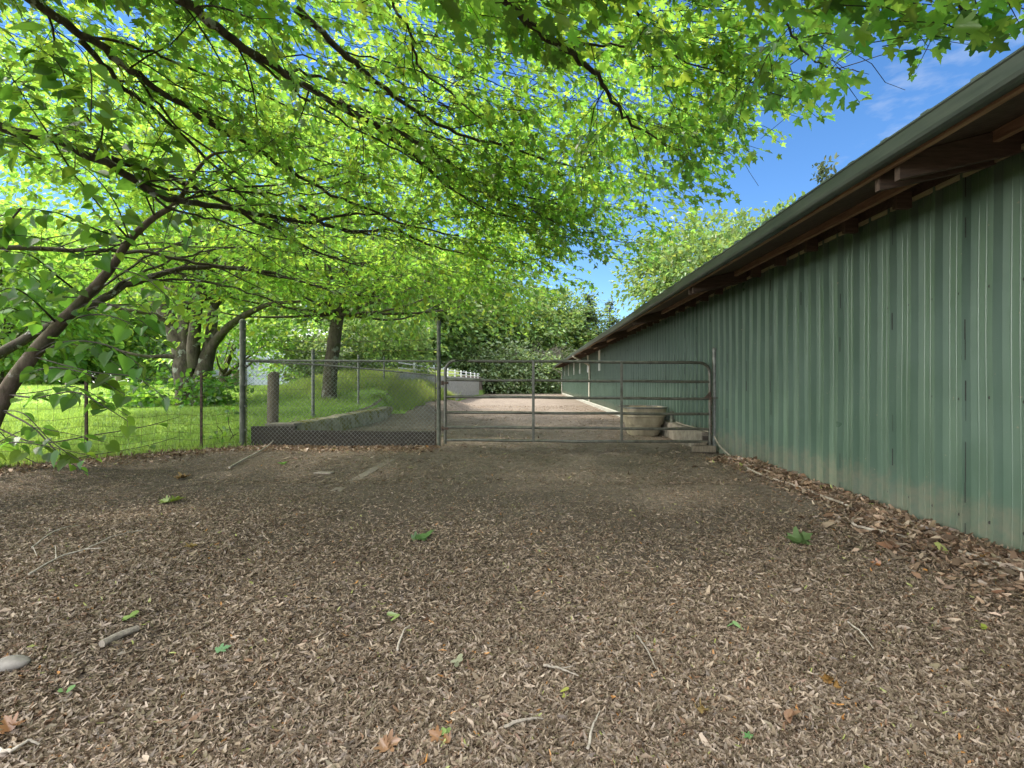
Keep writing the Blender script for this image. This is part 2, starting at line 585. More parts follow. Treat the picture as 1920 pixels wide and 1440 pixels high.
def sheet(gx, gy, dz=0.0, keep=None):
    X, Y = np.meshgrid(gx, gy)
    Z = ground_z(X, Y) + dz
    V = np.stack([X, Y, Z], -1).reshape(-1, 3)
    nx = len(gx)
    i, j = np.meshgrid(np.arange(len(gx) - 1), np.arange(len(gy) - 1))
    a = (j * nx + i).ravel()
    Fq = np.stack([a, a + 1, a + nx + 1, a + nx], -1)
    if keep is not None:
        c = V[Fq].mean(1)
        Fq = Fq[keep(c[:, 0], c[:, 1])]
        used = np.unique(Fq)
        re = np.zeros(len(V), int)
        re[used] = np.arange(len(used))
        V, Fq = V[used], re[Fq]
    return V, Fq


V, Fq = sheet(GX, GY)
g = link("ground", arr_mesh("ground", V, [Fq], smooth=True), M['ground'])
tag(g, kind="structure", label="bare trampled dirt of the yard and paddock")


def on_lawn(x, y):
    edge = 0.25 + 0.7 * (n2(x, y, 1.7) - 0.4)
    bank = (x < -3.42 + 0.5 * (n2(x, y, 1.3) - .5)) & (y > 13.7) & (y < 25)
    bank = bank | ((x < -3.97) & (y > 11.8) & (y < 25))
    return ((x < -4.12) | bank) & (fence_d(x, y) > edge) & (y < 130)


LX = axis([(-120, -16, 4), (-16, -9, 0.4), (-9, -3.0, 0.11)])
LY = axis([(3, 13, 0.13), (13, 24, 0.35), (24, 130, 4)])
V, Fq = sheet(LX, LY, 0.012, on_lawn)
lw = link("lawn", arr_mesh("lawn", V, [Fq], smooth=True), M['lawn'])
tag(lw, kind="structure", label="sunlit lawn behind the wire fence")


def frames(T, N):
    T = T / (np.linalg.norm(T, axis=1)[:, None] + 1e-9)
    B = np.cross(T, N)
    B /= np.linalg.norm(B, axis=1)[:, None] + 1e-9
    return T, B, np.cross(B, T)


# grass blades: short on the mown part, long on the bank beside the concrete wall
def grass_blades():
    n = 150000
    y = 6.2 + 24 * RNG.random(n) ** 1.6
    x = -4.15 - (y * 1.15 - 3.2) * RNG.random(n)
    y[:16000], x[:16000] = 13.9 + 9 * RNG.random(16000), -3.0 - 1.4 * RNG.random(16000)
    ok = on_lawn(x, y) & (n2(x, y, 0.9) > 0.18)
    ok |= (x < -4.15) & (fence_d(x, y) > -0.15) & (fence_d(x, y) < 0.8) & (RNG.random(n) < 0.35)
    x, y = x[ok], y[ok]
    n = len(x)
    z = ground_z(x, y)
    rough = S((y - 12.5) / 3) * S((x + 9) / 3)
    edge = np.exp(-np.abs(fence_d(x, y) - 0.3) / 0.35)
    h = (0.035 + 0.05 * RNG.random(n)) * (1 + 2.2 * rough + 1.8 * edge * RNG.random(n)) * (0.8 + 0.03 * y)
    w = (0.005 + 0.004 * RNG.random(n)) * (0.4 + 0.13 * y)
    a = RNG.random(n) * 6.283
    le = (RNG.random((n, 2)) - 0.5) * 1.3 * h[:, None]
    c, s = np.cos(a) * w, np.sin(a) * w
    V = np.empty((n, 3, 3))
    V[:, 0] = np.stack([x - c, y - s, z], -1)
    V[:, 1] = np.stack([x + c, y + s, z], -1)
    V[:, 2] = np.stack([x + le[:, 0], y + le[:, 1], z + h], -1)
    k = (n2(x, y, 0.5) * 0.5 + 0.75 + 0.35 * (RNG.random(n) - 0.5))[:, None]
    dry = (rough * RNG.random(n) * 0.9)[:, None]
    tint = np.concatenate([k * np.array([[1.0, 1.0, 1.0]]) * (1 - dry) + dry * np.array([[1.35, .95, 1.6]]), np.ones((n, 1))], 1)
    return arr_mesh("grass", V.reshape(-1, 3), [np.arange(n * 3).reshape(-1, 3)], np.repeat(tint, 3, 0))


tag(link("grass", grass_blades(), GRASS), "short bright green lawn grass behind the wire fence", "grass", kind="stuff")

# ------------------------------------------------------------------ leaf shapes
HALF = [(0, 0), (0.16, -0.05), (0.43, 0.02), (0.28, 0.2), (0.56, 0.5), (0.2, 0.52), (0, 1.0)]
HALF_FINE = [(0, 0), (0.15, -0.07), (0.32, -0.02), (0.46, 0.0), (0.38, 0.12), (0.27, 0.2), (0.42, 0.3), (0.58, 0.42), (0.6, 0.56), (0.42, 0.56),
             (0.2, 0.5), (0.23, 0.66), (0.3, 0.72), (0.14, 0.8), (0, 1.03)]
HEART = [(0, 0.05), (0.2, -0.1), (0.42, 0.02), (0.49, 0.28), (0.38, 0.58), (0.17, 0.84), (0, 1.05)]
OVAL = [(0, 0), (0.22, 0.18), (0.3, 0.45), (0.18, 0.78), (0, 1)]


def template(half):
    a = np.array(half, float)
    n = len(a)
    left = a[1:-1] * (-1, 1)
    pts = np.vstack([a, left])
    f1 = list(range(n))
    f2 = [0] + list(range(n, n + len(left)))[::1] + [n - 1]
    return pts, np.array([f1, f2[::-1]])


def leaves(P, T, N, size, half, fold=0.2, droop=0.25):
    """one folded, drooping leaf per row"""
    pts, fc = template(half)
    T, B, N = frames(T, N)
    fo = fold * (0.4 + 1.2 * RNG.random(len(P)))[:, None]
    dr = droop * (0.2 + 1.6 * RNG.random(len(P)))[:, None]
    x, y = pts[:, 0][None], pts[:, 1][None]
    z = fo * np.abs(x) - dr * y * y
    V = P[:, None] + size[:, None, None] * (x[..., None] * B[:, None] + y[..., None] * T[:, None] + z[..., None] * N[:, None])
    k = len(pts)
    Fc = (fc[None] + (np.arange(len(P)) * k)[:, None, None]).reshape(-1, fc.shape[1])
    return V.reshape(-1, 3), Fc, k


def rnd(n, s=1.0):
    return (RNG.random((n, 3)) - 0.5) * 2 * s


def leaf_tints(n, k, spread=0.3, warm=0.25):
    b = 1 + spread * (RNG.random(n) * 2 - 1)
    w = warm * (RNG.random(n) ** 2)
    c = np.stack([b * (1 + w * 1.2), b, b * (1 - 0.5 * w), np.ones(n)], -1)
    return np.repeat(c, k, 0)


# ------------------------------------------------------------------ the maple overhead
def polyline_at(P, s):
    d = np.concatenate([[0], np.cumsum(np.linalg.norm(np.diff(P, axis=0), axis=1))])
    return np.array([np.interp(s * d[-1], d, P[:, i]) for i in range(3)]), d[-1]


MT = np.array((-8.2, 3.4, 0.0))
ZL_Y = [1.5, 3, 4, 5, 6.5, 8, 9.5, 10.5, 11.5]
ZL_Z = [3.1, 3.2, 3.55, 3.85, 3.85, 3.6, 3.0, 2.8, 2.9]
XM_Y = [1.5, 3, 4, 5, 6.5, 7.5, 8.5, 9.5, 10.5, 11.5]
XM_X = [3.3, 3.15, 3.0, 2.85, 2.72, 2.7, 2.35, 1.85, 0.6, -1.2]

LIMBS = [   # the limbs of the photograph: pixel, distance; then start and end radius
    ([(0, 240, 5.2), (120, 270, 5.4), (250, 335, 5.7), (330, 378, 6.0), (430, 390, 6.5), (520, 410, 7.0), (580, 417, 7.3), (650, 403, 7.7), (740, 400, 8.2)], 2.2, .062, .016),
    ([(180, 290, 5.6), (300, 325, 6.0), (400, 370, 6.5), (500, 425, 7.0), (590, 470, 7.8), (680, 500, 8.6)], 2.4, .035, .010),
    ([(60, 0, 4.8), (150, 62, 5.0), (250, 132, 5.3), (330, 190, 5.6), (450, 262, 6.2), (560, 330, 6.9), (640, 372, 7.4), (760, 420, 8.2), (860, 442, 9)], 3.2, .055, .012),
    ([(150, 75, 5.1), (220, 150, 5.4), (300, 215, 5.8), (390, 300, 6.3), (470, 385, 6.9), (560, 440, 7.6)], 3.1, .03, .008),
    ([(340, -5, 4.6), (420, 60, 4.9), (520, 130, 5.3), (600, 180, 5.7), (700, 230, 6.2), (790, 270, 6.7), (850, 312, 7.2), (930, 357, 7.8), (1010, 372, 8.3), (1090, 395, 8.9)], 3.9, .055, .012),
    ([(640, 190, 5.9), (720, 250, 6.5), (790, 305, 7.1), (870, 370, 7.8), (960, 408, 8.4), (1050, 410, 9)], 3.9, .028, .008),
    ([(555, 15, 4.7), (640, 95, 5.1), (700, 150, 5.5), (770, 200, 5.9), (860, 250, 6.4), (960, 278, 6.9), (1040, 305, 7.4), (1130, 322, 7.9)], 4.3, .032, .008),
    ([(940, -8, 4.2), (1000, 52, 4.5), (1050, 90, 4.7), (1110, 132, 5.0), (1150, 190, 5.4), (1185, 232, 5.7), (1250, 275, 6.0)], 4.3, .038, .009),
    ([(1050, 92, 4.7), (1130, 85, 4.9), (1220, 95, 5.0), (1330, 130, 5.2), (1430, 160, 5.3)], 4.3, .014, .005),
    ([(0, 463, 7.4), (130, 468, 7.7), (260, 472, 8.1), (350, 490, 8.5), (450, 505, 9.0), (560, 528, 9.6), (640, 550, 10.1)], 2.0, .05, .012),
    ([(40, 640, 7.6), (120, 600, 7.9), (180, 566, 8.2), (250, 530, 8.5), (330, 506, 8.8), (400, 500, 9.1), (480, 506, 9.5), (560, 526, 10), (640, 551, 10.4), (710, 556, 10.8)], 1.3, .085, .018),
    ([(560, 385, 7.4), (640, 432, 8.0), (740, 432, 8.4), (800, 458, 8.8), (880, 478, 9.2), (960, 492, 9.6), (1050, 478, 10)], 2.8, .028, .007),
    ([(850, 312, 7.2), (900, 360, 7.8), (1010, 400, 8.4), (1100, 440, 9.0), (1180, 455, 9.4)], 3.9, .018, .006),
    ([(1330, -40, 4.0), (1460, 0, 4.2), (1480, 50, 4.4), (1510, 100, 4.7), (1560, 125, 5.0), (1610, 135, 5.1)], 4.6, .014, .005),
    ([(1600, -120, 3.2), (1720, -40, 3.3), (1800, 20, 3.4), (1870, 60, 3.5)], 4.4, .014, .005),
    ([(1130, -40, 4.6), (1200, 30, 5.0), (1260, 80, 5.4), (1330, 180, 6.2), (1370, 250, 6.8)], 4.6, .016, .005),
    ([(720, -20, 4.8), (770, 60, 5.2), (790, 130, 5.5), (860, 190, 5.9), (930, 250, 6.4), (980, 300, 7.0)], 4.5, .016, .005),
]


def maple():
    root = empty("maple_tree", MT, "spreading maple whose lichened limbs and leaves arch over the whole yard", "tree")
    wood, twig = MB(), MB()
    # trunk, out of frame to the left
    tp = smooth_path([(*MT[:2], -0.2), (MT[0] + .05, MT[1] + .05, 1.0), (MT[0] + .15, MT[1] + .1, 2.2), (MT[0] + .1, MT[1] + .2, 3.6), (MT[0] + .3, MT[1] + .3, 5.4), (MT[0] + .5, MT[1] + .3, 7.2)])
    wood.tube(tp, np.linspace(.42, .14, len(tp)), 14, jit=.12)
    P_, T_, N_, S_ = [], [], [], []

    def spray(p, d, ln, nl, lsize=0.085):
        if p[1] > 7 and p[2] < np.interp(p[1], ZL_Y, ZL_Z) - .08: return
        d = d / (np.linalg.norm(d) + 1e-9)
        side = np.cross(d, (0, 0, 1.0))
        side /= np.linalg.norm(side) + 1e-9
        q = [p, p + d * ln * .5 + np.array((0, 0, .02)), p + d * ln + np.array((0, 0, -.12 * ln))]
        twig.tube(q, [.0045, .0035, .002], 3, cap=False)
        for i in range(nl):
            s = (i + .6) / nl
            s = s ** .8
            b = q[0] * (1 - s) ** 2 + 2 * q[1] * s * (1 - s) + q[2] * s * s
            sg = 1 if i % 2 else -1
            dr = d * (.5 + .6 * s) + side * sg * (.95 - .6 * s) + RNG.normal(0, .25, 3)
            dr[2] -= .28
            b = b + dr * (.03 + .05 * RNG.random())
            P_.append(b)
            T_.append(dr)
            nn = RNG.normal(0, .38, 3)
            nn[2] += 1.0
            N_.append(nn)
            S_.append(lsize * (.6 + .75 * RNG.random()))

    limbs = list(LIMBS)
    for pts, z0, r0, r1 in LIMBS:      # slender side limbs that leave the main ones at a narrow angle
        if len(pts) < 5 or pts[0][0] > 900: continue
        for sgn in (.5, 1.2, -.35):
            i0 = 1 + int(RNG.random() * 3) * (len(pts) > 6)
            o = RNG.normal(0, 1, 3) * .35
            q = []
            for t_, p_ in enumerate(pts[i0:]):
                f_ = t_ / (len(pts) - i0 - 1)
                f2 = f_ ** .75
                q.append((p_[0] + f2 * (sgn * 75 + o[0] * 70), p_[1] - f2 * (sgn * 120 + o[1] * 70), p_[2] + f_ * o[2] * .8))
            limbs.append((q, 0, max(.007, r0 * .27), .0035))
    for li, (pts, z0, r0, r1) in enumerate(limbs):
        A = np.array([px(*p) for p in pts])
        first = A[0]
        if z0 and pts[0][0] < 500 and pts[0][0] not in (180, 150):     # a main limb: carry it back to the trunk
            st = np.array((MT[0] + .1, MT[1] + .15, z0))
            pre = first - (A[1] - A[0]) * (1.3 / np.linalg.norm(A[1] - A[0]))
            A = np.vstack([st, st * .5 + pre * .5 + (0, 0, .1), pre, A])
        A = smooth_path(A, 5)
        A[1:-1] += RNG.normal(0, .012, (len(A) - 2, 3))
        n = len(A)
        wood.tube(A, np.linspace(r0 * 1.02, r1, n), 8 if r0 > .03 else 6, jit=.16)
        _, L = polyline_at(A, 0)
        m = int(L / (0.24 if z0 else .8))
        for i in range(m):
            s = (i + RNG.random()) / m
            if s < (.12 if not z0 or r0 < .03 else .42): continue
            p, _ = polyline_at(A, s)
            p2, _ = polyline_at(A, min(1, s + .03))
            tg = p2 - p if s < .97 else A[-1] - A[-3]
            tg /= np.linalg.norm(tg) + 1e-9
            an = (1 if i % 2 else -1) * R(25 + 45 * RNG.random())
            d = np.array((tg[0] * math.cos(an) - tg[1] * math.sin(an), tg[0] * math.sin(an) + tg[1] * math.cos(an), tg[2] * .5 + RNG.normal(.12, .26)))
            d /= np.linalg.norm(d)
            ln = (.6 + 1.1 * RNG.random()) * (1.15 - .5 * s)
            q = [p]
            dd = d.copy()
            for kx in range(5):
                dd = dd + RNG.normal(0, .13, 3)
                dd[2] -= .035
                dd /= np.linalg.norm(dd)
                q.append(q[-1] + dd * ln / 5)
            q = np.array(q)
            rr = max(.005, (r0 + (r1 - r0) * s) * .36)
            rr = min(rr, .016)
            twig.tube(q, np.linspace(rr, .003, 6), 4, cap=False)
            zl = np.interp(q[-1][1], ZL_Y, ZL_Z)
            for kx in range(1, 6):
                for sg in (-1, 1):
                    if RNG.random() < .25: continue
                    a2 = sg * R(30 + 40 * RNG.random())
                    e = q[kx] - q[kx - 1]
                    e = np.array((e[0] * math.cos(a2) - e[1] * math.sin(a2), e[0] * math.sin(a2) + e[1] * math.cos(a2), e[2] + RNG.normal(0, .06)))
                    if q[kx][0] < np.interp(q[kx][1], XM_Y, XM_X) - .1:
                        spray(q[kx], e, .18 + .3 * RNG.random(), int(5 + 4 * RNG.random()))
    # the rest of the crown: sprays through its volume, with gaps
    n = 17000
    y = 1.3 + 10.1 * RNG.random(n)
    x = -9.8 + 13.2 * RNG.random(n)
    tt = RNG.random(n)
    q = np.stack([x, y, np.zeros(n)], -1)
    nzl = noise3(q * .9 + 11) - .5
    low = np.interp(y, ZL_Y, ZL_Z)
    z = low + .5 * nzl + (.55 - .35 * S((y - 7) / 1.5)) * S((np.interp(y, XM_Y, XM_X) - .9 - x) / 1.2) + .42 * S((-.4 - x) / 2) * (1 - S((y - 8.3) / 1.5)) + tt ** 1.1 * 3.2
    q[:, 2] = z
    xm = np.interp(y, XM_Y, XM_X) - .7 * noise3(q * 1.3 + 4.0) + .16
    clump = noise3(q * .95) * .65 + noise3(q * 2.3 + 9) * .35
    u = U0 + F * x / y
    v = V0 - F * (z - H) / y
    ok = (x < xm) & (clump > .472 - .022 * (x < 0) - .06 * S((x - np.interp(y, XM_Y, XM_X) + 1.6) / 1.0))
    ok &= ~((tt > .42) & (y > 6.3) & (RNG.random(n) < .55))
    ok &= ~((y > 5.6) & (x > -4.5) & (x < 1.6) & (RNG.random(n) < .30))
    ok &= ~((x > 2.15) & (x < 2.95) & (y > 3.55) & (y < 4.7) & (z > 3.9))
    ok &= ~((u > 1640) & (v > 130) & (y > 2))            # open sky above the gutter
    ok &= (np.abs(x / y) < 1.35) | (RNG.random(n) < .75)
    q = q[ok]
    for p in q:
        d = np.array((p[0] - MT[0], p[1] - MT[1], 0)) + RNG.normal(0, 3.0, 3)
        d[2] = -.12 * np.linalg.norm(d)
        spray(p, d, .25 + .4 * RNG.random(), int(6 + 5 * RNG.random()), .108 - .024 * float(S((p[1] - 3.5) / 3)))
    P, T, N, Z = np.array(P_), np.array(T_), np.array(N_), np.array(S_)
    near = P[:, 1] < 5.2
    Vs, Fs, ts, off = [], [], [], 0
    for msk, half in ((near, HALF_FINE), (~near, HALF)):
        V, Fc, k = leaves(P[msk], T[msk], N[msk], Z[msk], half, .22, .3)
        Vs.append(V)
        Fs.append(Fc + off)
        off += len(V)
        ts.append(leaf_tints(msk.sum(), k, .5, .45))
    print("maple leaves", len(P))
    link("crown", arr_mesh("maple_crown", np.vstack(Vs), Fs, np.vstack(ts)), MAPLE_LEAF, root)
    wood.build("trunk", BARK_MAPLE, root, smooth=True, angle=60)
    twig.build("branches", TWIG, root)
    return root


maple()


# ------------------------------------------------------------------ heart-leaved small tree at the left edge
def heart_tree():
    base = px(-45, 880, 6.3)
    root = empty("heart_leaf_tree", base, "leaning brown-barked young tree with heart-shaped leaves at the wire fence", "tree")
    w = MB()
    tr = [(-50, 905, 6.2, .115), (-25, 820, 6.2, .105), (15, 730, 6.2, .10), (60, 668, 6.2, .092), (110, 610, 6.2, .082), (160, 558, 6.2, .068), (210, 500, 6.2, .056),
          (243, 450, 6.2, .048), (290, 407, 6.2, .042), (332, 380, 6.2, .036), (365, 325, 6.2, .027), (395, 292, 6.2, .02), (430, 285, 6.2, .015), (480, 280, 6.2, .010)]
    A = smooth_path([(*px(*p[:3]), p[3]) for p in tr], 4)
    w.tube(A[:, :3], A[:, 3] * .84, 12, jit=.12)
    P_, T_, N_, S_ = [], [], [], []
    tw = MB()

    def branch(pts, r0, leafn, ls):
        Q = smooth_path(np.array([px(*p) for p in pts]), 5)
        tw.tube(Q, np.linspace(r0, .003, len(Q)), 5, cap=False)
        n = len(Q)
        for i in range(leafn):
            s = .15 + .85 * (i + RNG.random()) / leafn
            p, _ = polyline_at(Q, s)
            p2, _ = polyline_at(Q, max(0, s - .05))
            tg = p - p2
            tg /= np.linalg.norm(tg) + 1e-9
            sd = np.cross(tg, (0, 0, 1.0)) * (1 if i % 2 else -1)
            d = tg * .5 + sd + RNG.normal(0, .35, 3)
            d[2] -= .55
            st = p + d * .06
            tw.tube([p, st], [.0025, .0018], 3, cap=False)
            P_.append(st)
            T_.append(d)
            nn = RNG.normal(0, .4, 3)
            nn[2] += 1
            nn[1] -= .3
            N_.append(nn)
            S_.append(ls * (.65 + .6 * RNG.random()))

    BR = [
        ([(60, 668, 6.2), (130, 640, 5.9), (210, 650, 5.6), (270, 690, 5.4)], .014, 14, .15),
        ([(30, 710, 6.2), (90, 690, 5.8), (160, 700, 5.5), (235, 740, 5.3)], .012, 16, .15),
        ([(15, 740, 6.2), (70, 745, 5.8), (140, 735, 5.5), (200, 765, 5.3), (240, 790, 5.2)], .012, 16, .14),
        ([(-10, 800, 6.2), (70, 830, 5.9), (180, 815, 5.8), (270, 800, 5.9), (335, 782, 6.0)], .010, 5, .11),
        ([(5, 770, 6.2), (60, 800, 5.9), (110, 850, 5.7), (160, 885, 5.6), (205, 905, 5.5)], .012, 4, .12),
        ([(-40, 850, 6.0), (20, 830, 5.6), (80, 835, 5.4), (170, 855, 5.3)], .010, 14, .14),
        ([(110, 610, 6.2), (60, 560, 5.8), (20, 540, 5.4), (-20, 560, 5.2)], .014, 14, .15),
        ([(110, 610, 6.2), (170, 590, 5.9), (230, 600, 5.6), (290, 640, 5.5)], .012, 15, .14),
        ([(160, 558, 6.2), (110, 520, 5.8), (60, 480, 5.5), (10, 470, 5.3)], .014, 14, .15),
        ([(210, 500, 6.2), (270, 520, 5.9), (330, 570, 5.7)], .010, 9, .13),
        ([(243, 450, 6.2), (190, 390, 5.8), (140, 330, 5.5), (80, 300, 5.2)], .014, 18, .14),
        ([(243, 450, 6.2), (180, 430, 5.7), (110, 400, 5.3), (40, 390, 5.0)], .014, 18, .14),
        ([(290, 407, 6.2), (260, 340, 5.8), (210, 270, 5.4), (170, 230, 5.1)], .012, 18, .14),
        ([(332, 380, 6.2), (360, 420, 5.9), (350, 460, 5.8)], .008, 7, .12),
        ([(140, 330, 5.5), (90, 250, 5.2), (50, 190, 4.9), (20, 140, 4.6)], .010, 20, .14),
        ([(170, 230, 5.1), (130, 170, 4.9), (110, 120, 4.7), (60, 80, 4.5)], .010, 20, .14),
        ([(80, 300, 5.2), (30, 260, 5.0), (-20, 250, 4.8)], .010, 14, .14),
        ([(40, 390, 5.0), (10, 420, 4.9), (-40, 430, 4.8)], .010, 12, .14),
        ([(260, 340, 5.8), (300, 300, 5.6), (330, 250, 5.4)], .009, 14, .13),
    ]
    for b in BR:
        branch(*b)
        for k in range(1):      # sister twigs around each branch
            o = RNG.normal(0, 1, 3)
            branch([(u + o[0] * 26 * (i > 0), v + o[1] * 28 * (i > 0), y + .45 * o[2] * (i > 0)) for i, (u, v, y) in enumerate(b[0])], b[1] * .6, max(4, int(b[2] * .7)), b[3])
    P, T, N, Z = map(np.array, (P_, T_, N_, S_))
    V, Fc, k = leaves(P, T, N, Z, HEART, .25, .25)
    print("heart leaves", len(P))
    link("crown", arr_mesh("heart_crown", V, [Fc], leaf_tints(len(P), k, .35, .4)), HEART_LEAF, root)
    w.build("trunk", BARK_RED, root, smooth=True, angle=60)
    tw.build("branches", TWIG, root)


heart_tree()


# ------------------------------------------------------------------ other trees
def crown_arrays(blobs, n, size, half=OVAL, clumps=70, spread=.30, up=.6, spray=9):
    """leaf clumps through a set of ellipsoids (cx, cy, cz, rx, ry, rz)"""
    bl = np.array(blobs, float)
    w = bl[:, 3] * bl[:, 4] * bl[:, 5]
    w = w / w.sum()
    out = []
    for b, k in zip(bl, np.maximum(3, (w * clumps).astype(int))):
        d = RNG.normal(0, 1, (k, 3))
        d /= np.linalg.norm(d, axis=1)[:, None]
        r = .45 + .6 * RNG.random((k, 1)) ** .6
        c = b[:3] + d * r * b[3:6]
        out.append(np.concatenate([c, np.full((k, 1), b[3:6].mean() * spread)], 1))
    C = np.vstack(out)
    m = n // spray
    i = RNG.integers(0, len(C), m)
    e = np.clip(RNG.normal(0, 1, (m, 3)), -1.5, 1.5) * (1.1, 1.1, .62)
    p = C[i, :3] + e * C[i, 3:4] * (.55 + .7 * RNG.random((m, 1)))
    out_dir = p - bl[:, :3].mean(0)
    out_dir /= np.linalg.norm(out_dir, axis=1)[:, None] + 1e-6
    out_dir[:, 2] = out_dir[:, 2] * .4 - .25
    P = np.repeat(p, spray, 0)
    D = np.repeat(out_dir + rnd(m, .5), spray, 0)
    P = P + D * (RNG.random((len(P), 1)) * size * 4) + rnd(len(P), size * 1.2)
    T = D + rnd(len(P), .8)
    N = rnd(len(P), .7) + np.array((0, 0, up))
    Z = size * (.6 + .8 * RNG.random(len(P)))
    V, Fc, k = leaves(P, T, N, Z, half, .15, .2)
    return V, Fc, len(P), k, C


def limb_set(w, base, C, r, k=9, z0=.4):
    """limbs from the trunk to some of the clumps"""
    for c in C[RNG.choice(len(C), min(k, len(C)), replace=False)]:
        b = np.array(base, float)
        mid = b * .45 + c[:3] * .55 + np.array((0, 0, -.12 * abs(c[2] - b[2]))) + RNG.normal(0, .18, 3)
        Q = smooth_path([b, mid, c[:3]], 4)
        w.tube(Q, np.linspace(r, r * .18, len(Q)), 6, cap=False, jit=.15)


def stem(w, pts, y, r0, r1, sides=9):
    A = smooth_path([px(u, v, y + dy) for u, v, dy in pts], 4)
    w.tube(A, np.linspace(r0, r1, len(A)), sides, jit=.18)


# tree of many stems
b = px(365, 768, 13.4)
mt = empty("multi_stem_tree", b, "low forked tree of many lichened stems with ferns at its foot", "tree")
w = MB()
stem(w, [(352, 785, 0), (352, 740, 0), (345, 690, 0), (338, 650, .1), (312, 590, .1), (272, 545, 0), (222, 518, -.2), (150, 500, -.5)], 13.4, .34, .05)
stem(w, [(352, 750, .1), (350, 690, .1), (346, 600, .2), (343, 540, .3), (347, 480, .4), (340, 400, .6)], 13.4, .25, .05)
stem(w, [(375, 785, 0), (378, 720, 0), (385, 680, .1), (396, 640, .2), (400, 580, .4), (420, 510, .6), (455, 450, .9)], 13.4, .27, .05)
stem(w, [(362, 690, 0), (366, 610, -.1), (376, 540, -.2), (388, 480, -.3), (380, 400, -.5)], 13.4, .17, .04)
stem(w, [(385, 670, .1), (412, 630, 0), (445, 600, -.3), (500, 572, -.6), (565, 565, -.9)], 13.4, .14, .03)
stem(w, [(345, 675, 0), (318, 668, -.2), (270, 668, -.5), (215, 655, -.8)], 13.4, .08, .02)
stem(w, [(330, 620, .1), (290, 590, -.3), (230, 580, -.8), (180, 560, -1.2)], 13.4, .09, .02)
stem(w, [(398, 580, .3), (440, 530, .6), (470, 500, .9), (520, 480, 1.1)], 13.4, .09, .02)
V, Fc, n, k, C = crown_arrays([(-9.3, 13.8, 5.6, 4.0, 3.3, 1.6), (-6.4, 13.0, 4.7, 2.3, 2.2, 1.3), (-9, 13.4, 7.6, 3.4, 3.2, 1.8)], 10500, .14, OVAL, 80, .34)
limb_set(w, (-9.0, 13.4, 3.2), C, .05, 26)
link("crown", arr_mesh("multi_stem_crown", V, [Fc], leaf_tints(n, k, .3, .4)), TREE_LEAF, mt)
w.build("trunk", BARK_GREY, mt, smooth=True, angle=60)

# straight trunk behind the chain link panel
b = px(616, 775, 13.8)
lt = empty("leaning_trunk_tree", b, "tree with a straight dark trunk leaning right, behind the chain link panel", "tree")
w = MB()
stem(w, [(612, 800, 0), (615, 770, 0), (618, 720, 0), (621, 680, 0), (627, 635, 0), (634, 590, 0), (642, 545, 0), (655, 470, 0), (668, 380, 0)], 13.8, .22, .12, 12)
V, Fc, n, k, C = crown_arrays([(-4.8, 14, 4.9, 3.6, 3.2, 1.9), (-1.9, 13.2, 4.0, 2.6, 2.4, 1.25), (-0.4, 12.9, 3.5, 1.3, 1.6, .8), (-7.4, 13.2, 3.9, 2.2, 2.2, 1.2), (-4.4, 14, 7.8, 3.2, 3.0, 1.8)], 17000, .135, OVAL, 110, .32)
limb_set(w, px(634, 590, 13.8), C, .045, 34)
link("crown", arr_mesh("leaning_crown", V, [Fc], leaf_tints(n, k, .3, .5)), TREE_LEAF, lt)
w.build("trunk", BARK_GREY, lt, smooth=True, angle=60)

# small bent tree beside the far post
b = px(428, 757, 17.5)
bt = empty("small_bent_tree", b, "small bent bare-trunked tree left of a wooden post on the far lawn", "tree")
w = MB()
stem(w, [(432, 765, 0), (428, 745, 0), (420, 720, 0), (418, 700, 0), (428, 675, 0), (440, 650, 0)], 17.5, .2, .06)
V, Fc, n, k, C = crown_arrays([(b[0] + .1, 17.5, 2.7, 1.5, 1.4, .75)], 3200, .16, OVAL, 22, .4)
limb_set(w, px(420, 705, 17.5), C, .05, 8)
link("crown", arr_mesh("bent_crown", V, [Fc], leaf_tints(n, k, .3, .4)), TREE_LEAF, bt)
w.build("trunk", BARK_GREY, bt, smooth=True, angle=60)


def shrub(name, c, r, n, size, mat, label, cat="shrub", group=None, clumps=26, half=OVAL, spread=.42):
    z = float(ground_z(c[0], c[1]))
    o = empty(name, (c[0], c[1], z), label, cat, group)
    V, Fc, m, k, C = crown_arrays([(c[0], c[1], z + r[2] * .75, r[0], r[1], r[2])], n, size, half, clumps, spread, .4)
    V[:, 2] = np.maximum(V[:, 2], z + .01)
    w = MB()
    for q in C[RNG.choice(len(C), min(9, len(C)), replace=False)]:
        w.tube(smooth_path([(c[0] + RNG.normal(0, .08), c[1] + RNG.normal(0, .08), z - .05), (c[0] * .5 + q[0] * .5, c[1] * .5 + q[1] * .5, z * .4 + q[2] * .6), q[:3]], 3), np.linspace(min(.02, .018 * r[2]) + .006 * r[2], .004, 7), 5, cap=False)
    link("crown", arr_mesh(name, V, [Fc], leaf_tints(m, k, .35, .3)), mat, o)
    w.build("stems", TWIG, o)
    return o


shrub("fern_clump", (-9.0, 12.9), (1.0, .6, .36), 1800, .14, HEART_LEAF, "leafy undergrowth round the foot of the many-stemmed tree", "undergrowth", clumps=18)
shrub("round_shrub", (-7.4, 18.6), (1.1, .9, 1.0), 4200, .13, DARK_LEAF, "dark round shrub on the grass bank left of the straight trunk")
shrub("tall_shrub", (-6.0, 19.6), (1.7, 1.0, 1.2), 6500, .14, FAR_LEAF, "tall light green shrub on the grass bank behind the straight trunk")
shrub("tall_shrub", (-8.3, 20.5), (1.6, 1.0, 1.3), 5200, .14, TREE_LEAF, "yellow-green shrub in front of the pale shed")
shrub("wire_fence_weed", (-5.0, 8.35), (.28, .2, .3), 220, .08, HEART_LEAF, "small leafy weed behind the chain link panel by its corner post", "weed", clumps=8)

